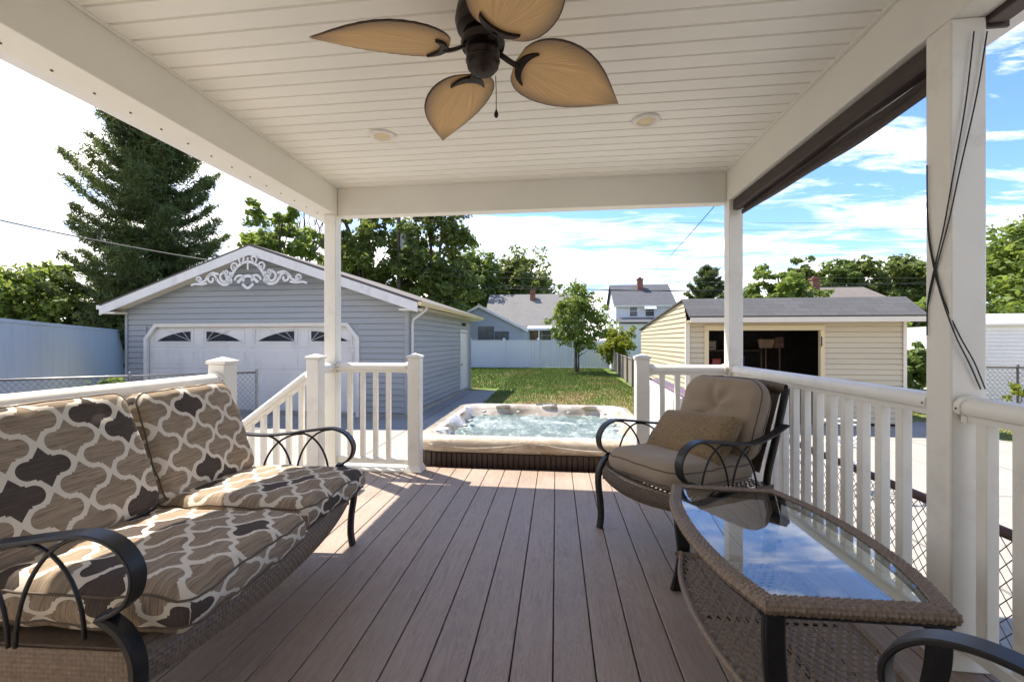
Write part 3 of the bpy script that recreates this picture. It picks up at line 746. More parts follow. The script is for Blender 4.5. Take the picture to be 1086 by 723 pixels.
fr=outline(120,.026); mb=MB(); mb.sweep([(p.x,p.y,ZT-.033) for p in fr],rectprof(.03,.02),closed=True); mb.build('under_frame',M['metal'],tbl,smooth=40)
for (x,y,sx,sy,fo) in ((.525,1.150,-1,-1,.0),(.890,1.155,1,-1,.0),(.895,1.955,1,1,.07),(.532,1.975,-1,1,.085)):
    pts=[(x,y,ZT-.045),(x-.0*sx,y+fo*.15,.36),(x-.014*sx,y-.012*sy+fo*.4,.22),(x-.012*sx,y-.01*sy+fo*.7,.10),(x+.0*sx,y+fo,0)]
    mb=MB(); mb.sweep(spline(pts,6),rectprof(.052,.024),side=(1,0,0)); mb.build('leg',M['metal'],tbl,smooth=40)
# shelf: lattice of paired strands inside the outline
ZS=.20; so=outline(300,.048)
CR=.0135
def inside(x,y,poly):
    c=False; n=len(poly); j=n-1
    for i in range(n):
        a,b=poly[i],poly[j]
        if (a.y>y)!=(b.y>y) and x<(b.x-a.x)*(y-a.y)/(b.y-a.y)+a.x: c=not c
        j=i
    return c
sp=so[::5]
mb=MB()
for d in (1,-1):
    ang=R(58)*d; dx,dy=math.cos(ang),math.sin(ang); nx_,ny_=-dy,dx
    for k in range(-30,31):
        for pr in (0,):
            o=k*.025+pr; run=[]
            for q in range(-54,55):
                s=q*.0135; x=.708+nx_*o+dx*s; y=1.555+ny_*o+dy*s
                if inside(x,y,sp): run.append((x,y,ZS+.0035*d*(1 if (q+k)%2 else -1)))
                elif run:
                    if len(run)>1: mb.sweep(run,rectprof(.0115,.0028,.0008))
                    run=[]
            if len(run)>1: mb.sweep(run,rectprof(.0085,.0028,.0008))
mb.build('shelf_lattice',M['wick'],tbl)
O2=np.array([tuple(p) for p in outline(800,.040)])
def fshelf(U,V):
    k=np.round(U*800).astype(int)%800; o=O2[k]; a=V*2*PI; c=np.array([.708,1.555,0]); d=(c-o); d/=np.linalg.norm(d,axis=-1,keepdims=True)
    q=o+d*(-.012*np.cos(a))[...,None]; return q[...,0],q[...,1],ZS+.012*np.sin(a)
mb=MB(); weave(mb,fshelf,200,8,.0022,flip=1,closeu=True); mb.build('shelf_rim',M['wick'],tbl,smooth=180)
mb=MB(); mb.sweep([(.50,1.555,ZS-.013),(.92,1.555,ZS-.013)],rectprof(.02,.01)); mb.sweep([(.70,1.14,ZS-.025),(.70,1.97,ZS-.025)],rectprof(.02,.01)); mb.build('shelf_support',M['metal'],tbl)

# ------------------------------------------------------------ ceiling fan
fan=thing('ceiling_fan','dark bronze ceiling fan with four tan palm leaf shaped blades','ceiling fan',(-.281,1.69,0))
mb=MB(); mb.lathe([(.02,2.30),(.075,2.295),(.10,2.31),(.108,2.34),(.10,2.39),(.085,2.41),(.085,2.43),(.075,2.449)],n=40); mb.build('motor_housing',M['fanmetal'],fan,smooth=30)
mb=MB(); mb.lathe([(.02,2.235),(.05,2.235),(.082,2.24),(.086,2.255),(.082,2.27),(.06,2.275),(.055,2.29),(.02,2.293)],n=40); mb.build('blade_hub',M['fanmetal'],fan,smooth=30)
mb=MB(); mb.lathe([(.004,2.135),(.022,2.137),(.026,2.143),(.045,2.148),(.060,2.165),(.064,2.185),(.067,2.188),(.064,2.193),(.066,2.215),(.058,2.232),(.03,2.234)],n=40); mb.build('switch_cup',M['fanmetal'],fan,smooth=25)
mb=MB(); mb.tube([(.045,.035,2.15),(.047,.037,2.08),(.047,.037,2.02)],.0016,5)
mb.lathe([(.001,1.985),(.007,1.99),(.009,2.0),(.005,2.012),(.0015,2.022)],(.047,.037,0),12); mb.build('pull_chain',M['fanmetal'],fan,smooth=180)
def hw(t):
    if not 0<t<1: return 0
    e=.55 if t<.4 else .55+.45*((t-.4)/.6); return .155*math.sin(PI*t**.66)**e
proto=None
for k,ang in enumerate((27.3,119,206,297)):
    mb=MB(); nt_,ns=44,20; L=.49; r0=.135
    for sgn in (0,1):
        X=np.zeros((nt_+1,ns+1));Y=X.copy();Z=X.copy();U=X.copy();V=X.copy()
        for i in range(nt_+1):
            t_=i/nt_; w=max(hw(t_),.0005)
            for j in range(ns+1):
                s=-1+2*j/ns; X[i,j]=r0+t_*L; Y[i,j]=s*w; Z[i,j]=-.018*math.sin(PI*t_)*0+.018*(s*s)*math.sin(PI*t_)+ .0007*math.sin(math.atan2(s*w,t_*.5+.05)*70)*math.sin(PI*t_) + (.005 if sgn else 0)
                U[i,j]=t_;V[i,j]=s
        if sgn: X,Y,Z,U,V=[q[::-1] for q in (X,Y,Z,U,V)]
        mb.grid(X[::-1] ,Y[::-1],Z[::-1],U[::-1],V[::-1])
    a=R(ang); root=Matrix.Translation((0,0,2.232))@Matrix.Rotation(a,4,'Z')@Matrix.Rotation(R(8.5),4,'Y')@Matrix.Rotation(R(-14),4,'X')
    b=mb.build('blade',M['blade_fan'],fan,smooth=180); b.rotation_mode='QUATERNION'; b.location=root.to_translation(); b.rotation_quaternion=root.to_quaternion()
    mb=MB()   # bracket: arm + crescent under the blade
    mb.sweep(spline([(.07,0,.012),(.10,0,0),(.13,0,-.008),(.155,0,-.010)],5),rectprof(.022,.012),side=(0,1,0))
    cr=[]
    for q in range(25):
        th=-1.15+2.3*q/24; wv=.016*(1-(th/1.18)**2)**.7+.002; cr.append((th,wv))
    o_=[Vector((.235-.085*math.cos(t_)-w_*.5,.085*math.sin(t_),-.012)) for t_,w_ in cr]; i_=[Vector((.235-.085*math.cos(t_)+w_*1.2,.085*math.sin(t_),-.012)) for t_,w_ in cr]
    for q in range(24): mb.hexa([o_[q],o_[q+1],i_[q+1],i_[q],o_[q]+Vector((0,0,.011)),o_[q+1]+Vector((0,0,.011)),i_[q+1]+Vector((0,0,.011)),i_[q]+Vector((0,0,.011))])
    mb.build('bracket',M['fanmetal'],b,smooth=40)

# ------------------------------------------------------------ hot tub
tub=thing('hot_tub','square hot tub with marbled rim and bubbling water beyond the deck edge','hot tub',(-.19,4.98,0))
TX,TY=1.115,1.115
def srect(hx,hy,r,n=12):
    out=[]
    for cx,cy,a0 in ((hx-r,hy-r,0),(-hx+r,hy-r,90),(-hx+r,-hy+r,180),(hx-r,-hy+r,270)):
        for k in range(n+1):
            a=R(a0+90*k/n); out.append((cx+r*math.cos(a),cy+r*math.sin(a)))
    return out
def dens(p,m=6):
    out=[]; n=len(p)
    for i in range(n):
        a,b=p[i],p[(i+1)%n]; d=math.dist(a,b); k=max(1,int(d/.06))
        out+=[(a[0]+(b[0]-a[0])*q/k,a[1]+(b[1]-a[1])*q/k) for q in range(k)]
    return out
def rings(spec,name,mat,wob=None):
    base=dens(srect(1,1,.22)); n=len(base); mb=MB(); X=[];Y=[];Z=[]
    for (ins,z,am) in spec:
        rx=[];ry=[];rz=[]
        for (a,b) in base:
            hx,hy=TX-ins,TY-ins; th=math.atan2(b,a)
            w=1-am*(.5+.5*math.cos(th*8+.6)) if am else 1
            rx.append(a*hx*w); ry.append(b*hy*w); rz.append(z+(am*.10*math.cos(th*8+2) if am else 0))
        X.append(rx);Y.append(ry);Z.append(rz)
    X,Y,Z=[np.array(q).T for q in (X,Y,Z)]
    mb.grid(X,Y,Z,closeu=True); return mb.build(name,mat,tub,smooth=180)
rings([(.03,.115,0),(.0,.13,0),(-.012,.17,0),(-.006,.215,0),(.03,.246,0),(.09,.255,0),(.13,.250,0),(.16,.235,0),(.175,.20,.02),(.19,.15,.05),(.22,.08,.09),(.27,.02,.10),(.42,-.03,.10),(.50,-.10,.06),(.55,-.45,.02),(.9,-.47,0),(1.1,-.47,0)],'shell',M['marble'])
mb=MB(); p=dens(srect(TX-.035,TY-.035,.20)); mb.prism([(a,b,GZ+.004) for a,b in p],(0,0,.113-GZ)); sk=mb.build('skirt',M['tskirt'],tub)
mb=MB()
for i in range(46):
    x=-1.06+i*.0465
    mb.box(x,x+.034,-TY+.022,-TY+.033,-.2,.110)
mb.build('skirt_slats',M['tskirt'],tub)
mb=MB(); gx=np.linspace(-TX+.2,TX-.2,110); A,B=np.meshgrid(gx,gx,indexing='ij'); 
Z=np.array([[.130+.012*noise.noise(Vector((a*5,b*5,1)))+.016*noise.noise(Vector((a*13,b*13,4)))+.008*noise.noise(Vector((a*31,b*31,7))) for b in gx] for a in gx]); mb.grid(A,B,Z); mb.build('water',M['water'],tub,smooth=180)
# raised lip details: swooshes, headrests, panel, jets
for s in (-1,1):
    mb=MB(); P=[(s*(.95-.9*k/20),-TY-.006-.006*math.sin(k/20*PI),.19-.038*math.sin(k/20*PI)**1.0+.02*(k/20)) for k in range(21)]
    mb.tube(P,[.004+.010*math.sin(PI*k/20) for k in range(21)],8); mb.build('lip_swoosh',M['marble'],tub,smooth=180)
for (x,y,rz) in ((-.52,.93,0),(.10,.95,0),(.62,.93,0),(-.94,.35,90),(-.94,-.45,90)):
    mb=MB(); n=20
    ca,sa=math.cos(R(rz)),math.sin(R(rz))
    P=[Vector((x+ca*q,y+sa*q,.235)) for q in np.linspace(-.10,.10,9)]
    mb.tube(P,[.012,.024,.029,.031,.031,.031,.029,.024,.012],10); mb.build('headrest',M['marble'],tub,smooth=180)
mb=MB(); mb.lathe([(.001,.262),(.05,.262),(.065,.258),(.07,.25)],(-.92,-.75,0),24); mb.build('diverter_knob',M['cover'],tub,smooth=40)
mb=MB(); mb.lathe([(.001,.262),(.04,.262),(.05,.25)],(-.95,.70,0),24); mb.build('diverter_knob',M['cover'],tub,smooth=40)
mb=MB(); mb.box(-.08,.20,.985,1.06,.250,.262); mb.build('control_panel',M['wing2'],tub,bevel=.005)
for (x,y) in ((-.75,.78),(-.3,.8),(.35,.8),(.8,.75),(-.8,.1),(-.8,-.2),(.82,0),(.82,.4)):
    mb=MB(); mb.lathe([(.008,.190),(.02,.195),(.028,.19),(.03,.175)],(x,y,0),14); mb.build('jet',M['galv'],tub,smooth=40)
# folded cover beside the tub
cv=thing('hot_tub_cover','folded pale hot tub cover with plum top edge standing right of the tub','tub cover',(0,0,0))
mb=MB(); mb.hexa([(1.0,4.0,-.3),(1.10,4.0,-.3),(1.10,5.35,-.3),(1.0,5.35,-.3),(1.0,4.0,.62),(1.10,4.0,.62),(1.10,5.35,.66),(1.0,5.35,.66)]); mb.build('panel',M['cover'],cv,bevel=.02)
mb=MB(); mb.hexa([(1.112,3.95,-.3),(1.25,3.95,-.3),(1.25,5.40,-.3),(1.112,5.40,-.3),(1.112,3.95,.63),(1.25,3.95,.63),(1.25,5.40,.67),(1.112,5.40,.67)]); mb.build('panel',M['coverp'],cv,bevel=.02)
mb=MB(); mb.hexa([(.99,5.362,-.4),(1.14,5.362,-.4),(1.14,5.40,-.4),(.99,5.40,-.4),(.99,5.362,.675),(1.11,5.362,.675),(1.11,5.40,.675),(.99,5.40,.675)]); mb.build('edge_flap',M['black'],cv)

# ------------------------------------------------------------ siding helper (walls in x-z plane facing -y, local)
def lap(z0,z1,exp,xr,holes=(),out=.018):
    mb=MB(); z=z0
    while z<z1-1e-4:
        zt=min(z+exp,z1); L0,R0=xr(z); L1,R1=xr(zt)
        if R0-L0>.02:
            segs=[(L0,R0,L1,R1)]
            for (a,b,c,d) in holes:
                if z+exp*.5>c and z+exp*.5<d:
                    n=[]
                    for (l0,r0,l1,r1) in segs:
                        if a>l0 and a<r0: n.append((l0,a,l1,a))
                        if b>l0 and b<r0: n.append((b,r0,b,r1))
                        if b<=l0 or a>=r0: n.append((l0,r0,l1,r1))
                    segs=n
            for (l0,r0,l1,r1) in segs:
                if r1<l1: l1=r1=(l0+r0)/2
                gr=min(.016,exp*.13); zg=z+gr
                mb.face([(l0,-out,zg),(r0,-out,zg),(r1,-.003,zt),(l1,-.003,zt)])
                mb.face([(l0,.014,zg),(r0,.014,zg),(r0,-out,zg),(l0,-out,zg)])
                mb.face([(l0,.014,z),(r0,.014,z),(r0,.014,zg),(l0,.014,zg)])
                mb.face([(l0,-.003,z),(r0,-.003,z),(r0,.014,z),(l0,.014,z)])
        z+=exp
    return mb
def roofquad(mb,a,b,c,d,th=.05):   # a,b along eave; c,d ridge (same order)
    a,b,c,d=[Vector(p) for p in (a,b,c,d)]; n=(b-a).cross(d-a).normalized()*th
    L=(b-a).length; H=(d-a).length
    mb.face([a,b,c,d],[(0,0),(L,0),(L,H),(0,H)])
    p=[a,b,c,d]; q=[x-n for x in p]
    mb.face(q[::-1]); 
    for i in range(4): mb.face([p[i],q[i],q[(i+1)%4],p[(i+1)%4]])

# ------------------------------------------------------------ garage (local: front wall along -x from origin, y = depth)
gar=thing('garage','blue grey sided garage with wide white door and scrollwork gable','garage',(-3.328,9.651,0),R(-1.57))
GW=7.32; GL=6.43; WT=2.02; hx=GW/2; sl=.335; rz0=WT+hx*sl
do=(-6.72,-1.21,GZ,1.47)
def xr(z): 
    if z<=WT: return (-GW,0)
    k=(z-WT)/sl; return (-GW+k,-k)
mb=lap(GZ+.1,rz0,.135,xr,[(do[0]-.02,do[1]+.02,do[2],do[3]+.02)]); mb.build('front_wall',M['blueS'],gar)
def wall_side(name,exp,x,y0,y1,z0,z1f,mat,parent,flip=1,holes=()):
    # plane x=const facing +x (flip=1) or -x, built from local lap then rotated by hand
    m2=lap(z0,z1f,exp,lambda z:(y0,y1),holes); m2.v=[(x-flip*v[1],v[0],v[2]) for v in m2.v]
    if flip<0: m2.f=[f[::-1] for f in m2.f]
    return m2.build(name,mat,parent)
sd=(4.92,5.80,GZ+.08,1.42)
wall_side('side_wall',.135,0,0,GL,GZ+.1,WT,M['blueS'],gar,1,[(sd[0],sd[1],sd[2],sd[3])])
wall_side('side_wall',.135,-GW,0,GL,GZ+.1,WT,M['blueS'],gar,-1)
mb=MB(); mb.prism([(-GW,GL,GZ),(0,GL,GZ),(0,GL,WT),(-hx,GL,rz0),(-GW,GL,WT)],(0,.05,0)); mb.build('back_wall',M['blueS'],gar)
mb=MB(); mb.box(-GW-.02,.03,-.03,GL+.05,GZ,GZ+.098); mb.build('foundation',M['conc'],gar)
mb=MB()
mb.box(-.055,.03,-.032,-.022,GZ+.1,WT-.02); mb.box(.021,.03,-.021,.06,GZ+.1,WT-.02); mb.build('corner_trim',M['blueS'],gar)
mb=MB(); mb.box(-GW-.012,-GW+.06,-.032,-.022,GZ+.1,WT-.02); mb.build('corner_trim',M['blueS'],gar)
mb=MB(); mb.box(.0215,.03,GL-.07,GL,GZ+.1,WT-.02); mb.build('corner_trim',M['blueS'],gar)
# roof planes
RF=.34; RS=.36
mb=MB(); rtop=rz0+.10
for s in (-1,1):
    ex=-hx+s*(hx+RS); ez=rtop-(hx+RS)*sl
    if s>0: roofquad(mb,(ex,-RF,ez),(ex,GL+RF,ez),(-hx,GL+RF,rtop),(-hx,-RF,rtop))
    else: roofquad(mb,(ex,GL+RF,ez),(ex,-RF,ez),(-hx,-RF,rtop),(-hx,GL+RF,rtop))
mb.build('roof',M['shbr'],gar)
# rake fascia (front) + soffit under rake
for s in (-1,1):
    ex=-hx+s*(hx+RS); ez=rtop-(hx+RS)*sl-.055
    mb=MB(); a=Vector((-hx,-RF-.022,rtop-.055)); b=Vector((ex,-RF-.022,ez)); h=.21
    mb.prism([a,b,b-Vector((0,0,h)),a-Vector((0,0,h))],(0,.02,0)) ; mb.build('rake_board',M['door'],gar)
    mb=MB(); a=Vector((-hx,-RF,rtop-.24)); b=Vector((ex,-RF,ez-.17))
    mb.face([a,b,b+Vector((0,RF-.015,0)),a+Vector((0,RF-.015,0))]); mb.build('rake_soffit',M['creamV'],gar)
    # boxed return at the eave
    mb=MB(); x0,x1=(ex,ex-s*.42); mb.box(min(x0,x1),max(x0,x1),-RF-.012,-.016,ez-.172,ez-.13); mb.build('eave_return',M['creamV'],gar)
# side eaves + gutter + downspout
mb=MB(); ez=rtop-(hx+RS)*sl
mb.box(.016,RS-.02,.0,GL+.3,ez-.15,ez-.135); mb.build('eave_soffit',M['creamV'],gar); mb=MB(); mb.box(-GW-RS+.02,-GW-.016,.0,GL+.3,ez-.15,ez-.135); mb.build('eave_soffit',M['creamV'],gar)
mb=MB(); gp=[(0,0),(0,-.09),(.06,-.10),(.09,-.05),(.10,0),(.09,0),(.08,-.045),(.055,-.085),(.012,-.08),(.012,0)]
gp=[(.004+a,b) for a,b in gp]
mb.prism([(RS+a,-RF,ez-.03+b) for a,b in gp],(0,GL+2*RF-.05,0)); mb.build('gutter',M['creamT'],gar)
mb=MB(); mb.box(-GW-RS-.11,-GW-RS-.01,-RF,GL+RF,ez-.12,ez-.02); mb.build('gutter',M['door'],gar)
mb=MB(); mb.sweep([(RS+.05,.12,ez-.13),(RS+.03,.12,ez-.19),(.09,.13,ez-.40),(.07,.13,ez-.50),(.07,.13,GZ+.12)],rectprof(.06,.05,.01),side=(0,1,0)); mb.build('downspout',M['door'],gar,smooth=40)
# garage door with cut corners
gd=MB(); x0,x1,z0,z1=do[0],do[1],do[2]+.03,do[3]
doorp=MB(); doorp.box(x0,x1,.06,.09,z0,z1); dob=doorp.build('garage_door',M['door'],gar)
sh=(z1-z0)/4; ncol=8; cw=(x1-x0)/ncol
mb=MB()
for r in range(4):
    mb.box(x0,x1,.052,.0585,z0+sh*r+.012,z0+sh*(r+1)-.003)
mb.build('door_section',M['door'],dob,bevel=.003)
mb=MB()
for r in range(3):
    for c in range(4):
        a,b=x0+(x1-x0)*c/4+.14,x0+(x1-x0)*(c+1)/4-.14
        for (p,q,u,w) in ((a,b,z0+sh*r+.10,z0+sh*r+.115),(a,b,z0+sh*(r+1)-.115,z0+sh*(r+1)-.10)): mb.box(p,q,.045,.0515,u,w)
        for p in (a-.015,b): mb.box(p,p+.015,.045,.0515,z0+sh*r+.10,z0+sh*(r+1)-.10)
mb.build('door_moulding',M['door'],dob)
for c in range(4):
    a,b=x0+(x1-x0)*c/4+.22,x0+(x1-x0)*(c+1)/4-.22; zb,zt=z1-sh+.15,z1-.12; flipx=(c%2==1); n=14
    w=b-a; h=zt-zb
    arch=[(a+w*(k/n),zb+h*math.sin(PI/2*(k/n))**.8 if True else 0) for k in range(n+1)]
    if flipx: arch=[(a+b-x,z) for x,z in arch]
    poly=[(x,.0440,z) for x,z in arch]+[((b if not flipx else a),.0440,zb)]
    mb=MB(); mb.prism(poly,(0,.006,0)); win=mb.build('window',M['winglass'],dob)
    fx=(b if not flipx else a); d=-1 if not flipx else 1; mb=MB()
    for an in (22,48):
        p=Vector((fx,.040,zb+.01)); q=p+Vector((d*math.cos(R(an))*w*1.0,0,math.sin(R(an))*w*1.0)); 
        if q.z>zt: q=p+(q-p)*((zt-zb)/(q.z-p.z))
        mb.sweep([p,q],rectprof(.022,.008),side=(0,1,0))
    mb.tube([(x,.040,z) for x,z in arch],.012,5); mb.box(a-.01,b+.01,.034,.0435,zb-.03,zb-.001)
    for (p,q,u,v_) in ((a-.09,b+.09,zb-.08,zb-.06),(a-.09,b+.09,zt+.03,zt+.05)): mb.box(p,q,.040,.0515,u,v_)
    for p in (a-.09,b+.07): mb.box(p,p+.02,.040,.0515,zb-.06,zt+.03)
    mb.build('window_rays',M['door'],win)
# door casing with 45 degree top corners
ck=.30; path=[(x0-.03,0,z0-.03),(x0-.03,0,z1-ck),(x0+ck-.06,0,z1+.02),(x1-ck+.06,0,z1+.02),(x1+.03,0,z1-ck),(x1+.03,0,z0-.03)]
for i in range(5):
    mb=MB(); a,b=Vector(path[i]),Vector(path[i+1]); dd=(b-a).normalized(); mb.sweep([a-dd*.02,b+dd*.02],rectprof(.085,.085,.004),side=(0,1,0)); o=mb.build('door_casing',M['creamV'] if i in(2,) else M['door'],gar,smooth=40)
    o.location.y=.0+.004*(i%2)
for s in (-1,1):
    xx=x0 if s<0 else x1; mb=MB(); mb.prism([(xx-.0*s,.02,z1),(xx,.02,z1-ck+.02),(xx-s*(ck-.04),.02,z1)],(0,.025,0)); mb.build('corner_panel',M['door'],gar)
    mb=MB(); xo=xx+s*.10; mb.prism([(xo,.006,z1-ck-.12),(xo,.006,z1+.16),(xx-s*(ck+.02),.006,z1+.16),(xx-s*(ck+.02),.006,z1+.005),(xx+s*.02,.006,z1-ck+.0)][::(1 if s>0 else -1)],(0,.012,0)); mb.build('corner_panel',M['blueS'],gar)
# side door and light
mb=MB(); mb.box(-.02,.0,sd[0],sd[1],sd[2],sd[3]); so_=mb.build('side_door',M['door'],gar)
mb=MB(); 
for (a,b,c,d) in ((sd[0]-.07,sd[0],sd[2],sd[3]+.07),(sd[1],sd[1]+.07,sd[2],sd[3]+.07),(sd[0],sd[1],sd[3],sd[3]+.07)): mb.box(.0,.03,a,b,c,d)
mb.build('door_frame',M['door'],so_)
mb=MB(); mb.lathe([(.001,.06),(.03,.05),(.03,.03),(.012,.02),(.012,.0)],n=12); mb.v=[(v[2],sd[0]+.08+v[0],GZ+.95+v[1]) for v in mb.v]; mb.build('handle',M['black'],so_)
wl=MB(); wl.box(.03,.12,5.15,5.25,1.62,1.72); wl.box(.03,.07,5.05,5.35,1.66,1.70); wl.build('lamp',M['black'],gar)
# gable scrollwork
mb=MB()
def flat(path,w):
    P=spline([(p[0],-RF-.055,p[1]) for p in path],5); n=len(P)
    mb.sweep(P,rectprof(.02,w,.003),side=(0,1,0))
def spiral(cx,cz,r0,r1,a0,turn,w=.045):
    n=26; flat([(cx+(r0+(r1-r0)*k/n)*math.cos(R(a0+turn*k/n)),cz+(r0+(r1-r0)*k/n)*math.sin(R(a0+turn*k/n))) for k in range(n+1)],w)
gz=rtop-.57
for s in (-1,1):
    def X_(x): return -hx+s*x
    def sp_(x,z,r0,r1,a0,tn,w=.045):
        spiral(X_(x),z,r0,r1,a0 if s>0 else 180-a0,tn if s>0 else -tn,w)
    flat([(X_(x),z) for x,z in ((.0,gz+.14),(.12,gz+.12),(.28,gz+.02),(.40,gz-.14),(.42,gz-.20))],.06)        # big arch
    sp_(.46,gz-.27,.10,.02,120,-430,.05); sp_(.17,gz-.28,.16,.05,0,200,.05)
    sp_(.60,gz-.17,.17,.03,150,420,.055); sp_(.33,gz+.05,.10,.02,-60,400,.04); sp_(.14,gz+.20,.10,.02,-90,360,.038)
    flat([(X_(x),z) for x,z in ((.42,gz-.30),(.55,gz-.37),(.70,gz-.34),(.80,gz-.22))],.06)
    sp_(.93,gz-.24,.13,.03,190,-420,.05); flat([(X_(x),z) for x,z in ((.74,gz-.13),(.90,gz-.10),(1.02,gz-.17),(1.10,gz-.27),(1.22,gz-.30),(1.33,gz-.24))],.055)
    sp_(1.27,gz-.24,.075,.02,200,-400,.04); flat([(X_(x),z) for x,z in ((1.05,gz-.33),(1.2,gz-.355),(1.35,gz-.34),(1.46,gz-.37))],.05)
    sp_(.55,gz-.08,.07,.02,30,-380,.035)
flat([(-hx-.26,gz-.33),(-hx-.12,gz-.22),(-hx,gz-.18),(-hx+.12,gz-.22),(-hx+.26,gz-.33)],.07)
flat([(-hx-.14,gz-.36),(-hx,gz-.46),(-hx+.14,gz-.36)],.06); flat([(-hx,gz+.24),(-hx,gz-.04)],.04)
mb.build('gable_scrollwork',M['door'],gar,smooth=40)

# ------------------------------------------------------------ shed at the right
shed=thing('shed','cream sided shed with grey shingle roof and wide open dark doorway','shed',(0,0,0))
SX0,SX1,SY0,SY1=2.78,7.02,9.9,15.0; so2=(3.22,5.42,GZ,1.33); EZ=1.55
mb=lap(GZ+.05,EZ,.11,lambda z:(SX0,SX1),[(so2[0]-.09,so2[1]+.09,so2[2],so2[3]+.12)]); mb.build('front_wall',M['cream'],shed,loc=(0,SY0,0))
RX=(SX0-.05,SX1+.16); RY=SY0+.20; RZ=2.0
# left wall: saltbox outline, facing -x
m2=MB(); z=GZ+.05
def yr(z): 
    return (SY0 if z<EZ else SY0+(z-EZ)*.55, SY1 if z<1.45 else SY1-(z-1.45)/(RZ-1.45)*(SY1-RY))
while z<RZ-.06:
    zt=min(z+.11,RZ-.04); a0,b0=yr(z); a1,b1=yr(zt); 
    if b1<a1: b1=a1
    zg=z+.014; m2.face([(SX0-.018,b0,zg),(SX0-.018,a0,zg),(SX0-.003,a1,zt),(SX0-.003,b1,zt)]); m2.face([(SX0+.006,b0,zg),(SX0+.006,a0,zg),(SX0-.018,a0,zg),(SX0-.018,b0,zg)]); m2.face([(SX0+.006,b0,z),(SX0+.006,a0,z),(SX0+.006,a0,zg),(SX0+.006,b0,zg)]); m2.face([(SX0-.003,b0,z),(SX0-.003,a0,z),(SX0+.006,a0,z),(SX0+.006,b0,z)]); z+=.11
m2.build('side_wall',M['cream'],shed)
mb=MB(); mb.prism([(SX1,SY0,GZ),(SX1,SY1,GZ),(SX1,SY1,1.45),(SX1,RY,RZ-.06),(SX1,SY0,EZ)],(.02,0,0)); mb.build('side_wall',M['cream'],shed)
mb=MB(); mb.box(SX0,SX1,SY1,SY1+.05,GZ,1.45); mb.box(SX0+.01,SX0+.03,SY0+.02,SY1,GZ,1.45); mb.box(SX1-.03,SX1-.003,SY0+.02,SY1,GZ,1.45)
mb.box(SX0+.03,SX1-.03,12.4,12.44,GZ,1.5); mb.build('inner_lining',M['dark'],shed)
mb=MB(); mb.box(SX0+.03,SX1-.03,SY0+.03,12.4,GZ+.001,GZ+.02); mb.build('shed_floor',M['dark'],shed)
mb=MB(); roofquad(mb,(RX[0],SY0-.38,EZ+.07),(RX[1],SY0-.38,EZ+.07),(RX[1],RY,RZ+.03),(RX[0],RY,RZ+.03),.04); roofquad(mb,(RX[1],SY1+.2,1.50),(RX[0],SY1+.2,1.50),(RX[0],RY,RZ+.03),(RX[1],RY,RZ+.03),.04); mb.build('roof',M['shgl'],shed)
mb=MB(); mb.box(RX[0]+.02,RX[1]-.02,SY0-.36,SY0-.34,EZ-.06,EZ+.045); mb.build('fascia',M['creamV'],shed)
mb=MB(); mb.box(RX[0]+.02,RX[1]-.02,SY0-.338,SY0-.02,EZ-.04,EZ-.025); mb.build('soffit',M['creamT'],shed)
mb=MB()
for a,b,c,d in ((so2[0]-.09,so2[0],GZ+.03,so2[3]),(so2[1],so2[1]+.09,GZ+.03,so2[3]),(so2[0]-.09,so2[1]+.09,so2[3]+.001,so2[3]+.11)): mb.box(a,b,SY0-.03,SY0+.06,c,d)
mb.build('door_frame',M['creamT'],shed,bevel=.004)
mb=MB()
a=SX1-.05; mb.box(a,a+.065,SY0-.034,SY0-.022,GZ+.05,EZ-.03); mb.build('corner_trim',M['creamV'],shed); mb=MB(); mb.box(SX0-.015,SX0+.05,SY0-.034,SY0-.022,GZ+.05,EZ-.03)
mb.box(SX0-.03,SX0-.018,SY0-.034,SY0+.05,GZ+.05,EZ-.05); mb.build('corner_trim',M['creamV'],shed)
mb=MB()
for k in range(14):
    z=1.15-.0*k; 
mb.box(5.425,5.44,SY0-.045,SY0-.031,1.0,1.2); mb.build('door_hardware',M['black'],shed)
# things kept in the shed
t=thing('shelf_rack','dark wooden shelf rack against the inside back of the shed','shelf',(0,0,0))
for z in (-.1,.4,.85): 
    mb=MB(); mb.box(3.5,5.2,12.0,12.35,z,z+.03); mb.build('shelf',M['wood'],t)
for x in (3.5,4.35,5.17):
    mb=MB(); mb.box(x,x+.04,12.0,12.04,GZ,1.2); mb.build('upright',M['wood'],t)
cols=[M['wood'],M['red'],M['blue'],M['grey'],M['hcream'],M['galv']]
for k,(x,z,w,h,lb) in enumerate(((3.6,-.07,.3,.25,'brown'),(4.0,.43,.22,.2,'red'),(4.5,.43,.3,.26,'blue'),(4.85,-.07,.25,.3,'grey'),(3.75,.88,.35,.2,'tan'))):
    mb=MB(); mb.box(x,x+w,12.03,12.28,z+.002,z+h); mb.box(x-.012,x+w+.012,12.018,12.292,z+h+.001,z+h+.03); o=mb.build('storage_box',cols[k],bevel=.01); tag(o,'%s storage box on the shelf rack inside the dark shed'%lb,'box')
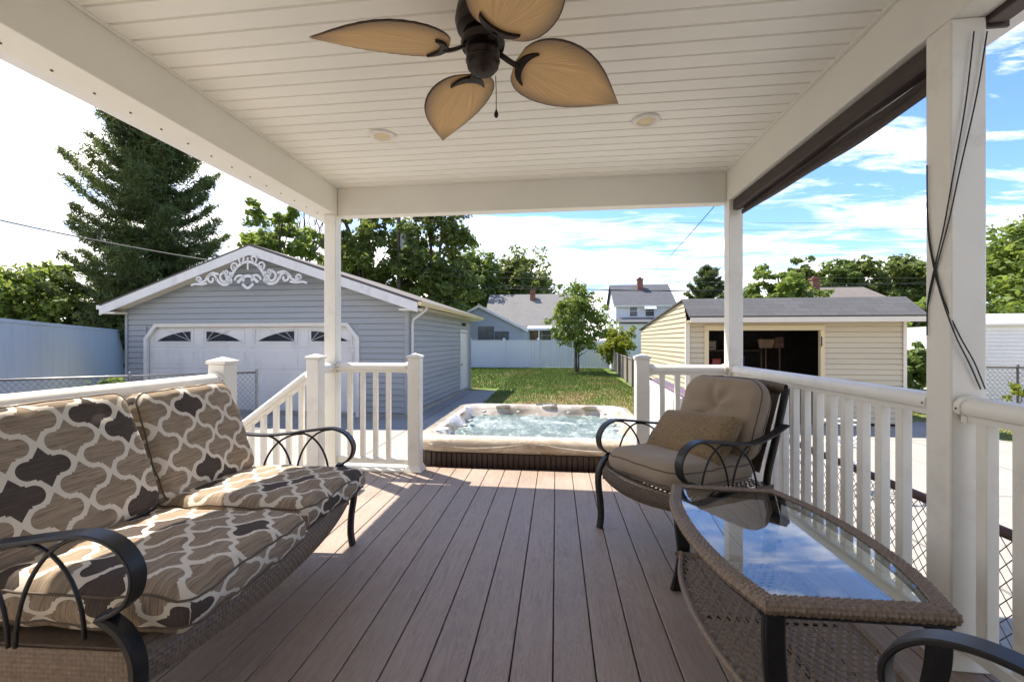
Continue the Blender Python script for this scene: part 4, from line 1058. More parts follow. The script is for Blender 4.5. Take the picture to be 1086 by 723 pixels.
for k,(x,lb,hd) in enumerate(((3.45,'rake','rake'),(5.05,'spade','spade'),(4.75,'broom','broom'))):
    t=thing(hd,'long handled %s leaning upright inside the open shed'%lb,hd,(0,0,0))
    mb=MB(); mb.tube([(x,10.75,GZ+.03),(x+.08,10.95,.95)],.014,8); mb.build('handle',M['wood'],t,smooth=180)
    mb=MB()
    if hd=='rake':
        mb.box(x-.02,x+.25,10.94,10.96,.95,.97)
        for q in range(8): mb.box(x-.02+q*.036,x-.01+q*.036,10.90,10.94,.955,.965)
    elif hd=='spade': mb.hexa([(x-.05,10.94,.95),(x+.18,10.94,.95),(x+.18,10.96,.95),(x-.05,10.96,.95),(x-.02,10.94,1.2),(x+.15,10.94,1.2),(x+.15,10.96,1.2),(x-.02,10.96,1.2)])
    else: mb.hexa([(x-.06,10.93,.95),(x+.22,10.93,.95),(x+.22,10.98,.95),(x-.06,10.98,.95),(x-.10,10.92,1.15),(x+.26,10.92,1.15),(x+.26,10.99,1.15),(x-.10,10.99,1.15)])
    mb.build('head',M['rust'] if hd!='broom' else M['wood'],t)
# bicycle in the doorway
bk=thing('bicycle','bicycle parked inside the open doorway of the cream shed','bicycle',(4.3,10.75,GZ+.02),R(12))
for x in (-.5,.5):
    mb=MB(); mb.tube([(x+.33*math.cos(2*PI*k/28),0,.35+.33*math.sin(2*PI*k/28)) for k in range(28)],.018,6,closed=True); w=mb.build('wheel',M['black'],bk,smooth=180)
    mb=MB(); 
    for k in range(12): mb.tube([(x,0,.35),(x+.32*math.cos(PI*k/6),0,.35+.32*math.sin(PI*k/6))],.002,4)
    mb.build('spokes',M['galv'],w)
mb=MB()
for a,b in (((-.5,.35),(-.05,.32)),((-.05,.32),(-.15,.78)),((-.15,.78),(-.5,.35)),((-.05,.32),(.36,.72)),((-.15,.74),(.34,.80)),((.34,.88),(.5,.35))): mb.tube([(a[0],0,a[1]),(b[0],0,b[1])],.016,6)
mb.build('frame',M['galv'],bk,smooth=180)
mb=MB(); mb.tube([(.34,0,.86),(.32,0,.98)],.014,6); mb.tube([(.24,-.28,.99),(.34,-.1,.99),(.34,.1,.99),(.24,.28,.99)],.013,6); mb.build('handlebar',M['galv'],bk,smooth=180)
mb=MB(); mb.hexa([(-.30,-.07,.83),(-.02,-.02,.83),(-.02,.02,.83),(-.30,.07,.83),(-.30,-.07,.87),(-.02,-.02,.86),(-.02,.02,.86),(-.30,.07,.87)]); mb.build('saddle',M['black'],bk,bevel=.01)

# ------------------------------------------------------------ fences
def chain(root,a,b,z0,z1,pitch,r,mat):
    a=Vector((a[0],a[1],0)); b=Vector((b[0],b[1],0)); L=(b-a).length; d=(b-a)/L; H=z1-z0; mb=MB()
    k=-int(H/pitch)-1
    while k*pitch<L+H:
        for s in (1,-1):
            x0=k*pitch
            # line: x = x0 + s*(z) for s=1 ; mirrored for s=-1
            pts=[]
            if s>0: xa,za,xb,zb=x0,0,x0+H*.8,H
            else: xa,za,xb,zb=x0+H*.8,0,x0,H
            # clip to 0..L
            def cl(xa,za,xb,zb):
                if xa>xb: 
                    r_=cl(xb,zb,xa,za); return r_
                if xb<0 or xa>L: return None
                if xa<0: za+= (zb-za)*(0-xa)/(xb-xa); xa=0
                if xb>L: zb= za+(zb-za)*(L-xa)/(xb-xa); xb=L
                return xa,za,xb,zb
            c=cl(xa,za,xb,zb)
            if c and c[2]-c[0]>.01:
                nn=Vector((-d.y,d.x,0))*r*.9*s
                mb.tube([a+d*c[0]+Vector((0,0,z0+c[1]))+nn,a+d*c[2]+Vector((0,0,z0+c[3]))+nn],r,4)
        k+=1
    return mb.build('wire_mesh',mat,root,kind='stuff')
def chainfence(label,a,b,z0,z1,posts,mats,pitch=.062,r=.002,pr=.022,rail=.021,cat='fence'):
    t=thing('chain_link_fence',label,cat,(0,0,0),group='chain link fences'); A=Vector((a[0],a[1],0)); B=Vector((b[0],b[1],0))
    mb=MB(); mb.tube([A+Vector((0,0,z1)),B+Vector((0,0,z1))],rail,10); mb.build('top_rail',mats[0],t,smooth=180)
    for f in posts:
        p=A.lerp(B,f); mb=MB(); mb.tube([p+Vector((0,0,GZ)),p+Vector((0,0,z1+.03))],pr,10); mb.lathe([(pr*1.15,0),(pr*1.1,.025),(pr*.5,.045),(.001,.05)],p+Vector((0,0,z1+.03)),10); mb.build('post',mats[1],t,smooth=50)
    chain(t,a,b,z0,z1,pitch,r,mats[2]); return t
chainfence('rusty railed chain link fence seen through the right porch balusters',(1.70,-.5),(1.70,4.7),GZ+.02,.38,(.0,.52,.8),(M['rust'],M['rust'],M['mesh']),.055,.0021)
chainfence('grey chain link fence just beyond the left railing before the blue boards',(-11,4.9),(-6.2,8.55),GZ+.02,.46,(0,.33,.66,1),(M['galv'],M['galv'],M['galv']),.09,.003)
chainfence('grey chain link fence in front of the white sided building far right',(8.6,11.2),(14.5,10.6),GZ+.02,.53,(0,.252,.5,1),(M['mesh'],M['mesh'],M['mesh']),.09,.0035)
# white vinyl privacy fence at the back
vf=thing('vinyl_fence','long white vinyl privacy fence across the back of the lawn','fence',(0,0,0))
fy=28.9
mb=MB(); 
for k in range(74):
    x=-8.2+k*.2
    if x<3.3: mb.box(x+.004,x+.196,fy,fy+.03,GZ+.06,1.08)
mb.build('boards',M['vfence'],vf,bevel=.004)
mb=MB(); mb.box(-8.3,3.4,fy-.02,fy+.05,1.09,1.17); mb.box(-8.3,3.4,fy-.02,fy+.05,GZ,GZ+.05); mb.build('cap_rail',M['vfence'],vf)
for k in range(6):
    x=-7.9+k*2.25; mb=MB(); mb.box(x-.07,x+.07,fy-.07,fy+.07,GZ,1.22); mb.lathe([(.1,0),(.1,.03),(.001,.11)],(x,fy,1.22),4); mb.build('post',M['vfence'],vf)
t=thing('vinyl_fence','short stretch of white vinyl fence turning the corner behind the small tree','fence',(0,0,0))
mb=MB()
for k in range(20): mb.box(3.30,3.33,fy-.2*k-.196,fy-.2*k-.004,GZ+.05,1.15) if k<14 else None
mb.build('boards',M['vfence'],t)
# weathered wood fence along the right of the lawn
t=thing('wood_fence','low weathered grey wooden fence along the right side of the lawn','fence',(0,0,0))
mb=MB(); y=14.9; k=0
while y<25.5:
    xx=2.78+(y-15)*.055; h=.40+.02*math.sin(y*3.3); mb.box(xx,xx+.02,y,y+.135,GZ+.02,h); y+=.142
mb.build('pickets',M['fenceg'],t)
for k in range(6):
    y=15.2+k*2.0; xx=2.76+(y-15)*.055; mb=MB(); mb.box(xx-.06,xx+.012,y-.045,y+.045,GZ,.47); mb.build('post',M['fenceg'],t)
mb=MB(); mb.prism([(2.74,14.9,.40),(2.80,14.9,.40),(3.385,25.5,.40),(3.325,25.5,.40)],(0,0,.035)); mb.build('cap_rail',M['fenceg'],t)
# blue board wall on the left
bw=thing('board_wall','tall light blue painted board wall at the far left','wall',(-10.183,7.0,0),math.atan2(9,-7.114))
mb=MB(); L=26
k=-40
while k*.2<L-8: 
    mb.box(k*.2+.004,k*.2+.196,-.02,.02,GZ,1.46); k+=1
mb.build('boards',M['bwall'],bw,bevel=.004)
mb=MB(); mb.box(-8,18,-.035,.06,1.461,1.53); mb.build('cap_board',M['bwall'],bw)
mb=MB(); mb.box(.1,.3,.021,.06,.80,.83); mb.build('latch',M['black'],bw)

# ------------------------------------------------------------ neighbouring buildings
def house(name,label,cat,x0,x1,y0,y1,zw,zr,wallm,roofm,ridge='x',ov=.35,chim=None,wins=(),wallname='wall',rz=0):
    t=thing(name,label,cat,((x0+x1)/2,y0,0),rz); w=(x1-x0)/2; D=y1-y0
    exp=.2
    if ridge=='x':
        mb=lap(GZ,zw,exp,lambda z:(-w,w),out=.02); mb.build('front_wall',wallm,t)
        for s in (-1,1):
            mb=MB(); mb.prism([(s*w,0,GZ),(s*w,D,GZ),(s*w,D,zw),(s*w,D/2,zr),(s*w,0,zw)],(-s*.04,0,0)); mb.build('side_wall',wallm,t)
        mb=MB(); k=(zr-zw)/(D/2)
        roofquad(mb,(-w-ov,-ov,zw-k*ov+.05),(w+ov,-ov,zw-k*ov+.05),(w+ov,D/2,zr+.05),(-w-ov,D/2,zr+.05)); roofquad(mb,(w+ov,D+ov,zw-k*ov+.05),(-w-ov,D+ov,zw-k*ov+.05),(-w-ov,D/2,zr+.05),(w+ov,D/2,zr+.05)); mb.build('roof',roofm,t)
        mb=MB(); mb.box(-w-ov,w+ov,-ov-.03,-ov-.005,zw-k*ov-.14,zw-k*ov+.04); mb.build('gutter',M['door'],t)
    else:
        k=(zr-zw)/w
        mb=lap(GZ,zr,exp,lambda z:(-w,w) if z<=zw else (-w+(z-zw)/k,w-(z-zw)/k),out=.02); mb.build('front_wall',wallm,t)
        for s in (-1,1):
            mb=MB(); mb.box(min(s*w,s*(w-.04)),max(s*w,s*(w-.04)),0,D,GZ,zw); mb.build('side_wall',wallm,t)
        mb=MB(); roofquad(mb,(w+ov,-ov,zw-k*ov+.06),(w+ov,D,zw-k*ov+.06),(0,D,zr+.06),(0,-ov,zr+.06)); roofquad(mb,(-w-ov,D,zw-k*ov+.06),(-w-ov,-ov,zw-k*ov+.06),(0,-ov,zr+.06),(0,D,zr+.06)); mb.build('roof',roofm,t)
        for s in (-1,1):
            mb=MB(); a=Vector((0,-ov-.03,zr+.05)); b=Vector((s*(w+ov),-ov-.03,zw-k*ov+.05)); mb.prism([a,b,b-Vector((0,0,.2)),a-Vector((0,0,.2))],(0,.025,0)); mb.build('rake_board',M['awn'],t)
    if chim:
        cx,cy,cw,cz0,cz1=chim; mb=MB(); mb.box(cx-cw,cx+cw,cy-cw,cy+cw,cz0,cz1); ch_=mb.build('chimney',M['brick'],t)
        mb=MB(); mb.box(cx-cw-.05,cx+cw+.05,cy-cw-.05,cy+cw+.05,cz1+.001,cz1+.1); mb.box(cx-cw*.5,cx+cw*.5,cy-cw*.5,cy+cw*.5,cz1+.101,cz1+.25); mb.build('chimney_cap',M['brick'],ch_)
    for (a,b,c,d,kind) in wins:
        mb=MB(); e=.07
        mb.box(a-e,b+e,-.05,-.025,c-e,c-.001); mb.box(a-e,b+e,-.05,-.025,d+.001,d+e); mb.box(a-e,a-.001,-.05,-.025,c,d); mb.box(b+.001,b+e,-.05,-.025,c,d); mb.box(a,b,-.047,-.03,(c+d)/2-.02,(c+d)/2+.02)
        f=mb.build('window',M['awn'],t); mb=MB(); mb.box(a,b,-.04,-.022,c,d); mb.build('pane',M['wing2'],f)
        if kind=='ac':
            mb=MB(); mb.box(a+.05,b-.05,-.4,-.055,c,c+.4); mb.build('air_conditioner',M['awn'],f,bevel=.02)
        if kind=='awn':
            mb=MB(); mb.hexa([(a-.15,-.6,d-.35),(b+.15,-.6,d-.35),(b+.15,-.05,d-.3),(a-.15,-.05,d-.3),(a-.15,-.58,d-.30),(b+.15,-.58,d-.30),(b+.15,-.05,d+.2),(a-.15,-.05,d+.2)]); mb.build('awning',M['awn'],f)
    return t
t=house('gabled_garage','light blue gabled garage just behind the white back fence','garage',-9.5,-2.35,34,42,2.05,3.85,M['hblue'],M['shlt'],'y',.25)
for (a,b,c,d) in ((-.1,1.15,1.0,2.25),(1.2,2.3,1.0,1.85)):
    mb=MB(); mb.box(a,b,-.05,-.021,c,d); mb.build('window',M['wing2'],t)
house('house','low house with wide grey roof and small brick chimney behind the back fence','house',-6.6,1.6,42,51,2.75,5.95,M['hcream'],M['shlt'],'x',.4,chim=(.1,3.7,.26,5.0,6.2),wins=((1.2,2.0,1.1,2.2,''),(2.6,3.4,1.1,2.3,'')))
t=thing('back_porch','narrow white porch roof on posts against the low grey roofed house','porch',(0,0,0))
mb=MB(); mb.hexa([(-2.6,39.9,2.05),(.9,39.9,2.05),(.9,41.85,2.3),(-2.6,41.85,2.3),(-2.6,39.9,2.25),(.9,39.9,2.25),(.9,41.85,2.55),(-2.6,41.85,2.55)]); mb.build('porch_canopy',M['hwhite'],t)
for x in (-2.5,-1.6,-.3,.8):
    mb=MB(); mb.box(x,x+.12,40.0,40.12,GZ,2.05); mb.build('post',M['awn'],t)
mb=MB(); mb.box(-2.38,-1.62,40.05,40.1,GZ,2.0); mb.build('wood_panel',M['wood'],t)
house('house','two storey white house with charcoal roof and two windows above the fence','house',5.9,11.45,45,52,4.75,7.05,M['hwhite'],M['shdk'],'x',.25,chim=(.0,2.7,.28,6.3,7.5),wins=((-1.45,-.75,3.55,4.55,''),(.05,.85,3.55,4.55,'awn')))
t=thing('lean_to_roof','dark lean to roof below the windows of the white house','roof',(0,0,0))
mb=MB(); roofquad(mb,(5.9,43.2,2.9),(12.0,43.2,2.9),(12.0,44.9,3.4),(5.9,44.9,3.4),.12); mb.build('roof_plane',M['shdk'],t)
mb=MB(); mb.box(5.95,11.9,43.4,44.9,GZ,2.75); mb.build('wall',M['hwhite'],t)
house('house','dark roofed house with white gable end rising behind the cream shed','house',16.2,20.6,29.2,37,3.2,4.75,M['hwhite'],M['shbr'],'x',.3,chim=(-1.0,3.2,.22,4.3,5.25))
t=thing('sided_building','low white lap sided building at the far right edge','outbuilding',(0,0,0))
nb=lap(GZ,1.55,.10,lambda z:(0,16),out=.014); d_=Vector((1,-.13,0)).normalized()
nb.build('front_wall',M['lapw'],t,loc=(11.15,13.25,0),rot=(0,0,math.atan2(-.13,1)))
mb=MB(); roofquad(mb,(0,-.12,1.57),(16,-.12,1.57),(16,2.5,1.95),(0,2.5,1.95),.05); mb.build('roof',M['lapw'],t,loc=(11.15,13.25,0),rot=(0,0,math.atan2(-.13,1)))
mb=MB(); mb.prism([(0,.01,GZ),(0,6,GZ),(0,6,1.55),(0,.01,1.55)],(.03,0,0)); mb.build('side_wall',M['lapw'],t,loc=(11.15,13.25,0),rot=(0,0,math.atan2(-.13,1)))

# ------------------------------------------------------------ trees
def leaves(name,mat,parent,P,nrm,size,seed,aspect=.55):
    r=np.random.default_rng(seed); k=len(P)
    n=nrm+r.normal(0,.55,(k,3)); n/=np.linalg.norm(n,axis=1,keepdims=True)
    a=r.normal(0,1,(k,3)); u=np.cross(n,a); u/=np.linalg.norm(u,axis=1,keepdims=True); v=np.cross(n,u)
    s=(size*r.uniform(.6,1.35,k))[:,None]
    V=np.stack([P-u*s,P-v*s*aspect,P+u*s,P+v*s*aspect],1).reshape(-1,3)
    me=bpy.data.meshes.new(name); me.vertices.add(4*k); me.vertices.foreach_set('co',V.astype(np.float32).ravel())
    me.loops.add(4*k); me.loops.foreach_set('vertex_index',np.arange(4*k,dtype=np.int32)); me.polygons.add(k)
    me.polygons.foreach_set('loop_start',np.arange(0,4*k,4,dtype=np.int32)); me.update(calc_edges=True); me.materials.append(mat)
    o=bpy.data.objects.new(name,me); C.objects.link(o); o.parent=parent; return o
def tree(name,label,x,y,ztop,rx,zbot,mat,nclump,nleaf,leaf,seed,cr=.28,trunk=.16,group=None,stems=1,open_=0.0,ry=None,cat='tree'):
    t=thing(name,label,cat,(x,y,GZ),0,group); r=np.random.default_rng(seed); rr=random.Random(seed)
    H=(ztop-zbot)/2; cz=(ztop+zbot)/2-GZ; ry=ry or rx
    cl=[]
    for k in range(nclump):
        while True:
            d=r.normal(0,1,3); d/=np.linalg.norm(d); q=d*(r.uniform(.15,1)**.45)
            break
        w=1-.25*max(0,q[2]); c=np.array([q[0]*rx*(1-cr*.7)*w,q[1]*ry*(1-cr*.7)*w,cz+q[2]*H*(1-cr*.6)])
        cl.append((c,rx*cr*r.uniform(.6,1.25)))
    Ps=[];Ns=[]; per=nleaf//nclump
    for c,s in cl:
        # clump = several sprays
        ns=5; sub=c+r.normal(0,1,(ns,3))*s*.55
        for q in sub:
            m_=per//ns; d=r.normal(0,1,(m_,3)); d/=np.linalg.norm(d,axis=1,keepdims=True); rad=r.uniform(.2,1,(m_,1))**.5
            Ps.append(q+d*rad*s*np.array([.62,.62,.42])); Ns.append(d*.6+np.array([0,0,.7]))
    P=np.concatenate(Ps); Nn=np.concatenate(Ns)
    leaves('crown',mat,t,P,Nn,leaf,seed)
    mb=MB()
    for sidx in range(stems):
        bx,by=(rr.uniform(-.2,.2)*sidx,rr.uniform(-.2,.2)*sidx) if stems>1 else (0,0)
        ln=rr.uniform(-.25,.25)*(1 if stems>1 else .3)*rx
        top=Vector((ln,rr.uniform(-.2,.2)*rx,cz+H*.55)); base=Vector((bx*.5,by*.5,0)); pts=[base.lerp(top,k/6)+Vector((rr.uniform(-1,1),rr.uniform(-1,1),0))*.04*rx*(0<k<6) for k in range(7)]
        mb.tube(pts,[trunk/math.sqrt(stems)*(1-.75*k/6) for k in range(7)],8)
    for i,(c,s) in enumerate(cl):
        if i%2 and nclump>30: continue
        f=max(.15,min(.85,(c[2]-.25*H)/(cz+H*.55))) ; a=Vector((ln*f if stems==1 else 0,0,(cz+H*.55)*f*.8)); b=Vector(c); mid=a.lerp(b,.5)+Vector((0,0,-.06*H))
        mb.tube([a,mid,b],[trunk*.3,trunk*.17,trunk*.05],5)
    mb.build('trunk',M['bark'],t,smooth=60); return t
def conifer(label,x,y,ztop,rb,seed,mat,nb,lean=(0,0),zb=.6,dens=1.0,group=None,size=.2,power=.62):
    t=thing('conifer_tree',label,'tree',(x,y,GZ),0,group); r=np.random.default_rng(seed); H=ztop-GZ
    mb=MB(); tp=Vector((lean[0],lean[1],H)); mb.tube([Vector((0,0,0)),tp*.5*Vector((1,1,1)).length/1.732,tp],[.22*H/10,.13*H/10,.02],8)
    Ps=[];Ns=[]
    for k in range(nb):
        f=(k+.5)/nb; f=f**1.05; z=zb+(H-zb)*f; L=rb*(1-f)**power*r.uniform(.65,1.12)+.25; a=k*2.39996+r.uniform(-.3,.3)
        d=Vector((math.cos(a),math.sin(a),0)); s=Vector((lean[0]*z/H,lean[1]*z/H,z)); up=.28 if f>.5 else .08
        pts=[s+d*L*q+Vector((0,0,L*(up*q*1.4-.16*math.sin(PI*q)+.12*q*q))) for q in (0,.3,.6,.85,1)]
        mb.tube(pts,[.045*(1-f)+.012,.03,.018,.01,.004],5)
        m_=int(70*L*dens)+16; q=r.uniform(.12,1.03,m_); lat=r.normal(0,1,m_)*(.20*L*(1.15-q)+.10)
        side=Vector((-d.y,d.x,0))
        for qq,l in zip(q,lat):
            p=s+d*L*qq+side*l+Vector((0,0,L*(up*qq*1.4-.16*math.sin(PI*min(qq,1))+.12*qq*qq)))
            tuft=np.array(p)+r.normal(0,1,(5,3))*np.array([.09,.09,.07]); Ps.append(tuft); Ns.append(np.tile(np.array([0,0,1.]),(5,1)))
    P=np.concatenate(Ps); leaves('crown',mat,t,P,np.concatenate(Ns)*.5,size,seed,aspect=.2); mb.build('trunk',M['bark'],t,smooth=60); return t
conifer('tall dark conifer rising behind the blue wall left of the garage',-17.9,17.5,12.4,3.7,11,M['needle'],125,lean=(.3,0),dens=1.35,size=.12,power=.48)
G_='leafy trees round the yard'
tree('leafy_tree','bright green leafy tree at the far left above the blue wall',-21.2,15.5,4.5,2.6,.5,M['lf_light'],45,9000,.13,21,group=G_)
tree('leafy_tree','low green tree between the far left tree and the dark conifer',-21.0,19,3.9,2.4,.3,M['lf_mid'],30,7000,.13,22,group=G_)
tree('leafy_tree','light green open crowned tree just above the garage roof peak',-16.2,24,10.2,2.7,3.0,M['lf_light'],30,5600,.17,23,cr=.22,group=G_)
tree('leafy_tree','tall dark tree behind the garage roof with thick trunk beside the corner post',-14.0,31,14.0,3.6,2.0,M['lf_dark'],44,9500,.20,24,cr=.26,trunk=.5,stems=2,group=G_)
tree('leafy_tree','tall dark spreading tree behind the utility pole',-9.0,32,12.9,3.9,1.0,M['lf_dark'],60,15000,.20,25,trunk=.36,cr=.26,stems=2,group=G_)
tree('leafy_tree','rounded mid green tree rising left of the low grey roof',-9.2,50,12.0,4.2,1.5,M['lf_mid'],70,15000,.24,26,cr=.28,group=G_)
tree('leafy_tree','greyish green tree directly behind the low grey roof chimney',-4.2,54,12.6,4.9,1.5,M['lf_dark'],75,16000,.24,27,cr=.27,group=G_)
tree('yard_tree','small multi stemmed tree at the back of the lawn before the white fence',1.2,24.3,4.5,1.78,.2,M['lf_light'],64,9500,.085,28,cr=.23,trunk=.085,stems=4)
tree('shrub','round yellow green shrub beside the small tree at the fence corner',3.5,27,2.05,1.25,-.3,M['lf_yel'],30,7000,.09,29,cr=.34,trunk=.05,stems=3,cat='shrub')
conifer('small dark conifer behind the shed roof left of the corner post',11.6,36,6.7,2.1,31,M['needle'],42,dens=1.6,size=.16,power=.5)
tree('leafy_tree','pale green maple top behind the shed roof right of the corner post',11.2,24,5.3,2.1,.8,M['lf_light'],40,8500,.13,32,cr=.25,group=G_)
for k,(x,zt,rx,lb,mt_,y) in enumerate(((22.1,9.1,2.2,'narrow dark tree, leftmost of the row beyond the shed roof','lf_dark',43),(24.5,8.9,2.4,'mid green tree, second of the row beyond the shed roof','lf_mid',42),(27.0,8.8,2.5,'wide dark tree, third of the row beyond the shed roof','lf_dark',42),(29.6,9.0,3.0,'fullest dark tree, at the right end of the row beyond the shed roof','lf_dark',42))):
    tree('leafy_tree',lb,x,y,zt,rx,.5,M[mt_],60,13000,.18,40+k,cr=.30,group=G_)
tree('leafy_tree','light green bush topped tree just left of the near post above the hedge',13.1,18.5,3.2,1.7,-.3,M['lf_light'],30,7000,.10,50,group=G_)
tree('leafy_tree','large light green tree filling the far right edge above the white building',19.8,20,6.5,3.7,.2,M['lf_light'],80,20000,.13,51,cr=.24,trunk=.3,group=G_)
tree('leafy_tree','mid green tree at the far right edge, farther and taller than the light one',29,30,8.6,3.8,.2,M['lf_mid'],50,12000,.19,52,group=G_)
tree('hedge','dark green hedge between the shed and the thick near post',8.9,12.5,1.05,.80,GZ,M['lf_mid'],26,6500,.06,53,cr=.4,trunk=.04,stems=3,cat='hedge')
tree('weed','spindly weed growing by the far right chain link fence',9.7,10.6,.42,.35,GZ,M['lf_yel'],8,260,.05,54,cr=.3,trunk=.01,cat='weed')
tree('shrub','low green shrub poking over the left railing beside the blue wall',-8.6,7.6,.5,.9,GZ,M['lf_mid'],14,2500,.06,55,cr=.4,trunk=.02,cat='shrub')
for k,(x,y,zt,rx) in enumerate(((27,17,6.2,3.0),(34,24,8.0,3.8),(40,32,9.0,4.2))):
    tree('leafy_tree',('nearest','middle','farthest')[k]+' green tree of three standing beyond the right end of the white sided building',x,y,zt,rx,.3,M['lf_mid'],40,8000,.2,60+k,group=G_)
# bare branches beside the corner post
t=thing('bare_tree','bare branched tree top left of the front corner post','tree',(-15.2,26,GZ)); mb=MB(); r_=random.Random(5)
def br(p,d,L,rad,n):
    pts=[p]; q=p.copy(); dd=d.copy()
    for k in range(5): dd=(dd+Vector((r_.uniform(-.22,.22),r_.uniform(-.22,.22),r_.uniform(-.1,.2)))).normalized(); q=q+dd*L/5; pts.append(q.copy())
    mb.tube(pts,[rad*(1-.13*k) for k in range(6)],5)
    if n>0:
        for k in range(3): br(pts[2+k],(dd+Vector((r_.uniform(-.9,.9),r_.uniform(-.9,.9),r_.uniform(-.1,.6)))).normalized(),L*.62,rad*.5,n-1)
br(Vector((0,0,0)),Vector((-.05,0,1)),6.5,.16,0)
for k in range(5): br(Vector((0-.1*k,0,5.0+.4*k)),Vector((-.5+.25*k,.1,.9)).normalized(),3.4,.07,3)
mb.build('branches',M['bark'],t,smooth=60)

# ------------------------------------------------------------ utility pole & wires
t=thing('utility_pole','dark wooden utility pole with grey transformer behind the garage','utility pole',(-10.96,30,0))
mb=MB(); mb.tube([(0,0,GZ),(0,0,10.6)],[.17,.13],12); mb.build('pole',M['pole'],t,smooth=60)
mb=MB(); mb.box(-.9,.9,-.06,.06,9.9,10.02); mb.build('crossarm',M['pole'],t)
mb=MB(); mb.lathe([(.001,7.45),(.22,7.46),(.24,7.6),(.24,8.5),(.22,8.56),(.001,8.6)],(.40,-.12,0),20); mb.build('transformer',M['grey'],t,smooth=40)
def wire(label,a,b,sag,r=.012,m='wire'):
    a,b=Vector(a),Vector(b); P=[a.lerp(b,k/24)-Vector((0,0,sag*4*(k/24)*(1-k/24))) for k in range(25)]
    mb=MB(); mb.tube(P,r,5); o=mb.build('overhead_wire',M[m],smooth=180); tag(o,label,'wire','overhead wires'); return o
def pw(u,v,Y): return tuple(pxp(u,v,Y=Y))
wire('thick black service wire sloping across the dark conifer at left',pw(-30,226,13),pw(290,286,13),.12,.022)
wire('upper thin wire at far left above the leafy tree',pw(-30,284,22),pw(150,308,22),.1,.016,'wiret')
wire('middle thin wire at far left above the leafy tree',pw(-30,298,22),pw(150,304,22),.1,.016,'wiret')
wire('lowest thin wire at far left crossing the leafy tree',pw(-30,303,22),pw(150,315,22),.1,.016,'wiret')
wire('single diagonal service drop running from the right beam to the chimney house',pw(768,206,12),pw(683,295,44),.25,.013)
wire('topmost faint wire crossing the sky under the right beam',pw(423,226,30),pw(1120,230,30),.5,.010,'wiret')
wire('second faint wire crossing the sky under the right beam',pw(423,231,30),pw(1120,238,30),.55,.010,'wiret')
wire('thin wire just above the white house chimney',pw(423,284,30),pw(1120,294,30),.25,.010,'wiret')
wire('thin wire second above the white house roof',pw(423,290,30),pw(1120,300,30),.25,.010,'wiret')
wire('thick dark cable crossing in front of the white house roof',pw(423,300,30),pw(1120,289,30),.75,.024)
wire('lower thick dark cable crossing behind the small tree top',pw(423,296,30),pw(800,309,30),.2,.020)

# white ornamental plant stand beyond the right railing
t=thing('plant_stand','white scrolled metal plant stand beyond the right railing','plant stand',(3.35,5.6,GZ))
for k in range(4):
    a=R(90*k+20); mb=MB(); dx,dy=math.cos(a),math.sin(a); pts=[]
    for q in range(22):
        th=q/21*2*PI*1.4; rr_=.22-.008*q; pts.append((dx*(.10+.12*math.sin(th)),dy*(.10+.12*math.sin(th)),.05+q*.035))
    mb.tube(pts,.012,6); mb.build('leg',M['awn'],t,smooth=180)
for z in (.30,.55,.80):
    mb=MB(); mb.tube([(.2*math.cos(2*PI*k/24),.2*math.sin(2*PI*k/24),z) for k in range(24)],.012,6,closed=True); mb.build('ring',M['awn'],t,smooth=180)

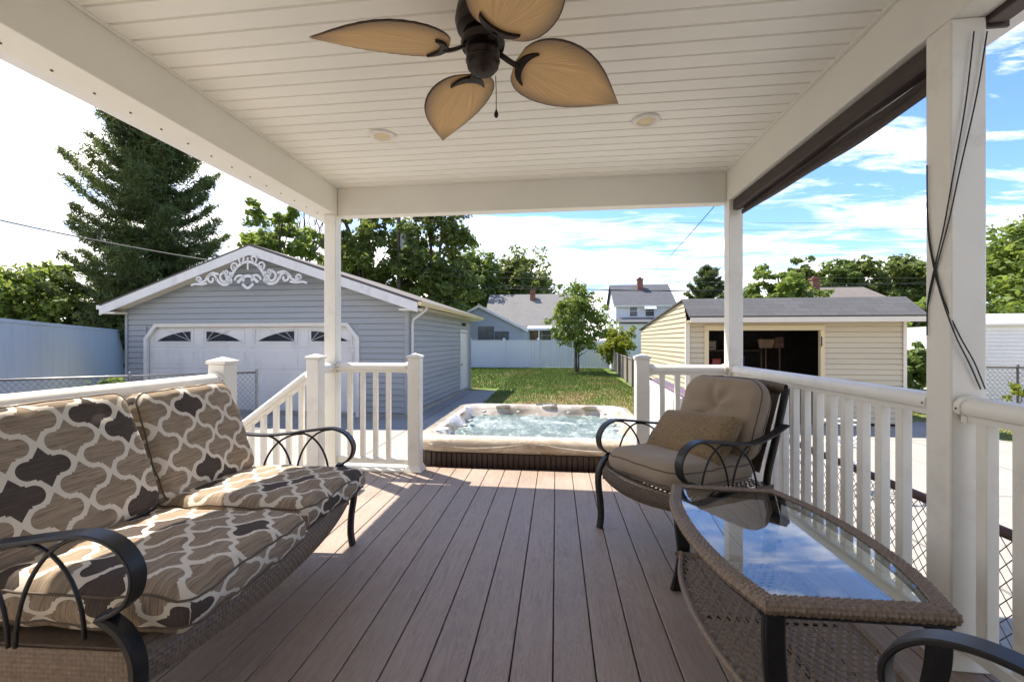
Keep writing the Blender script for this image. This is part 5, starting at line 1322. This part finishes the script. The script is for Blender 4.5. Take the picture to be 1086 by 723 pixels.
# ------------------------------------------------------------ world, sun, camera
sunv=Vector((-1.12,.73,2.3)).normalized(); el=math.asin(sunv.z); az=math.atan2(sunv.x,sunv.y)
w=bpy.data.worlds.new('World'); bpy.context.scene.world=w; w.use_nodes=True; nt=w.node_tree
bg=nt.nodes['Background']; sky=N(nt,'ShaderNodeTexSky',sky_type='NISHITA'); sky.sun_disc=False; sky.sun_elevation=el; sky.sun_rotation=az; sky.air_density=1.0; sky.dust_density=.6; sky.ozone_density=1.5
d=N(nt,'ShaderNodeTexCoord').outputs['Generated']; x,y,z=sep(nt,d)
zz=mt(nt,'ADD',mt(nt,'MAXIMUM',z,0.0),.10); px=mt(nt,'DIVIDE',x,zz); py=mt(nt,'DIVIDE',y,zz)
v=comb(nt,mt(nt,'MULTIPLY',px,.55),mt(nt,'MULTIPLY',py,1.0),.37)
c1=tex(nt,v,.85,9,.60,.35); c2=tex(nt,comb(nt,mt(nt,'MULTIPLY',px,.8),mt(nt,'MULTIPLY',py,2.2),2.1),1.7,10,.66,.6)
cl=mt(nt,'ADD',mt(nt,'MULTIPLY',c1,.50),mt(nt,'MULTIPLY',c2,.50))
# weather: overcast bank to the left / low, clearer to the right / high
bias=mt(nt,'ADD',mt(nt,'MULTIPLY',x,-.10),mt(nt,'MULTIPLY',mt(nt,'SUBTRACT',.30,z),.34))
cl=mt(nt,'ADD',cl,bias); f=ramp(nt,cl,.44,.60)
shade=tex(nt,comb(nt,px,py,5.0),1.3,6,.6,.4)
cc=mix(nt,ramp(nt,shade,.36,.60),(3.1,3.3,3.7),(10.2,9.4,8.4))
tn=N(nt,'ShaderNodeMix',data_type='RGBA',blend_type='MULTIPLY'); tn.inputs[0].default_value=1; nt.links.new(sky.outputs[0],tn.inputs[6]); tn.inputs[7].default_value=(.54,.68,.92,1)
skyc=mix(nt,mt(nt,'MULTIPLY',f,.93),tn.outputs[2],cc); nt.links.new(skyc,bg.inputs['Color']); bg.inputs['Strength'].default_value=.13
sl_=bpy.data.lights.new('sun','SUN'); sl_.energy=4.0; sl_.angle=R(.5); sl_.color=(1,.93,.83); so_=bpy.data.objects.new('sun',sl_); C.objects.link(so_); so_.rotation_euler=sunv.to_track_quat('Z','Y').to_euler(); so_.location=(0,0,30)
cam=bpy.data.cameras.new('camera'); co=bpy.data.objects.new('camera',cam); C.objects.link(co); co.location=(0,0,CAMZ); co.rotation_euler=(R(90),0,YAW)
cam.sensor_width=36; cam.sensor_fit='HORIZONTAL'; cam.lens=470/1086*36; cam.shift_x=10/1086; cam.shift_y=0.0; cam.clip_start=.03; cam.clip_end=2000
sc=bpy.context.scene; sc.camera=co
sc.view_settings.view_transform='Standard'; sc.view_settings.look='None'; sc.view_settings.exposure=1.46; sc.view_settings.gamma=1; sc.view_settings.use_curve_mapping=False
sc.cycles.max_bounces=10; sc.cycles.diffuse_bounces=6; sc.cycles.transmission_bounces=8; sc.cycles.use_denoising=True
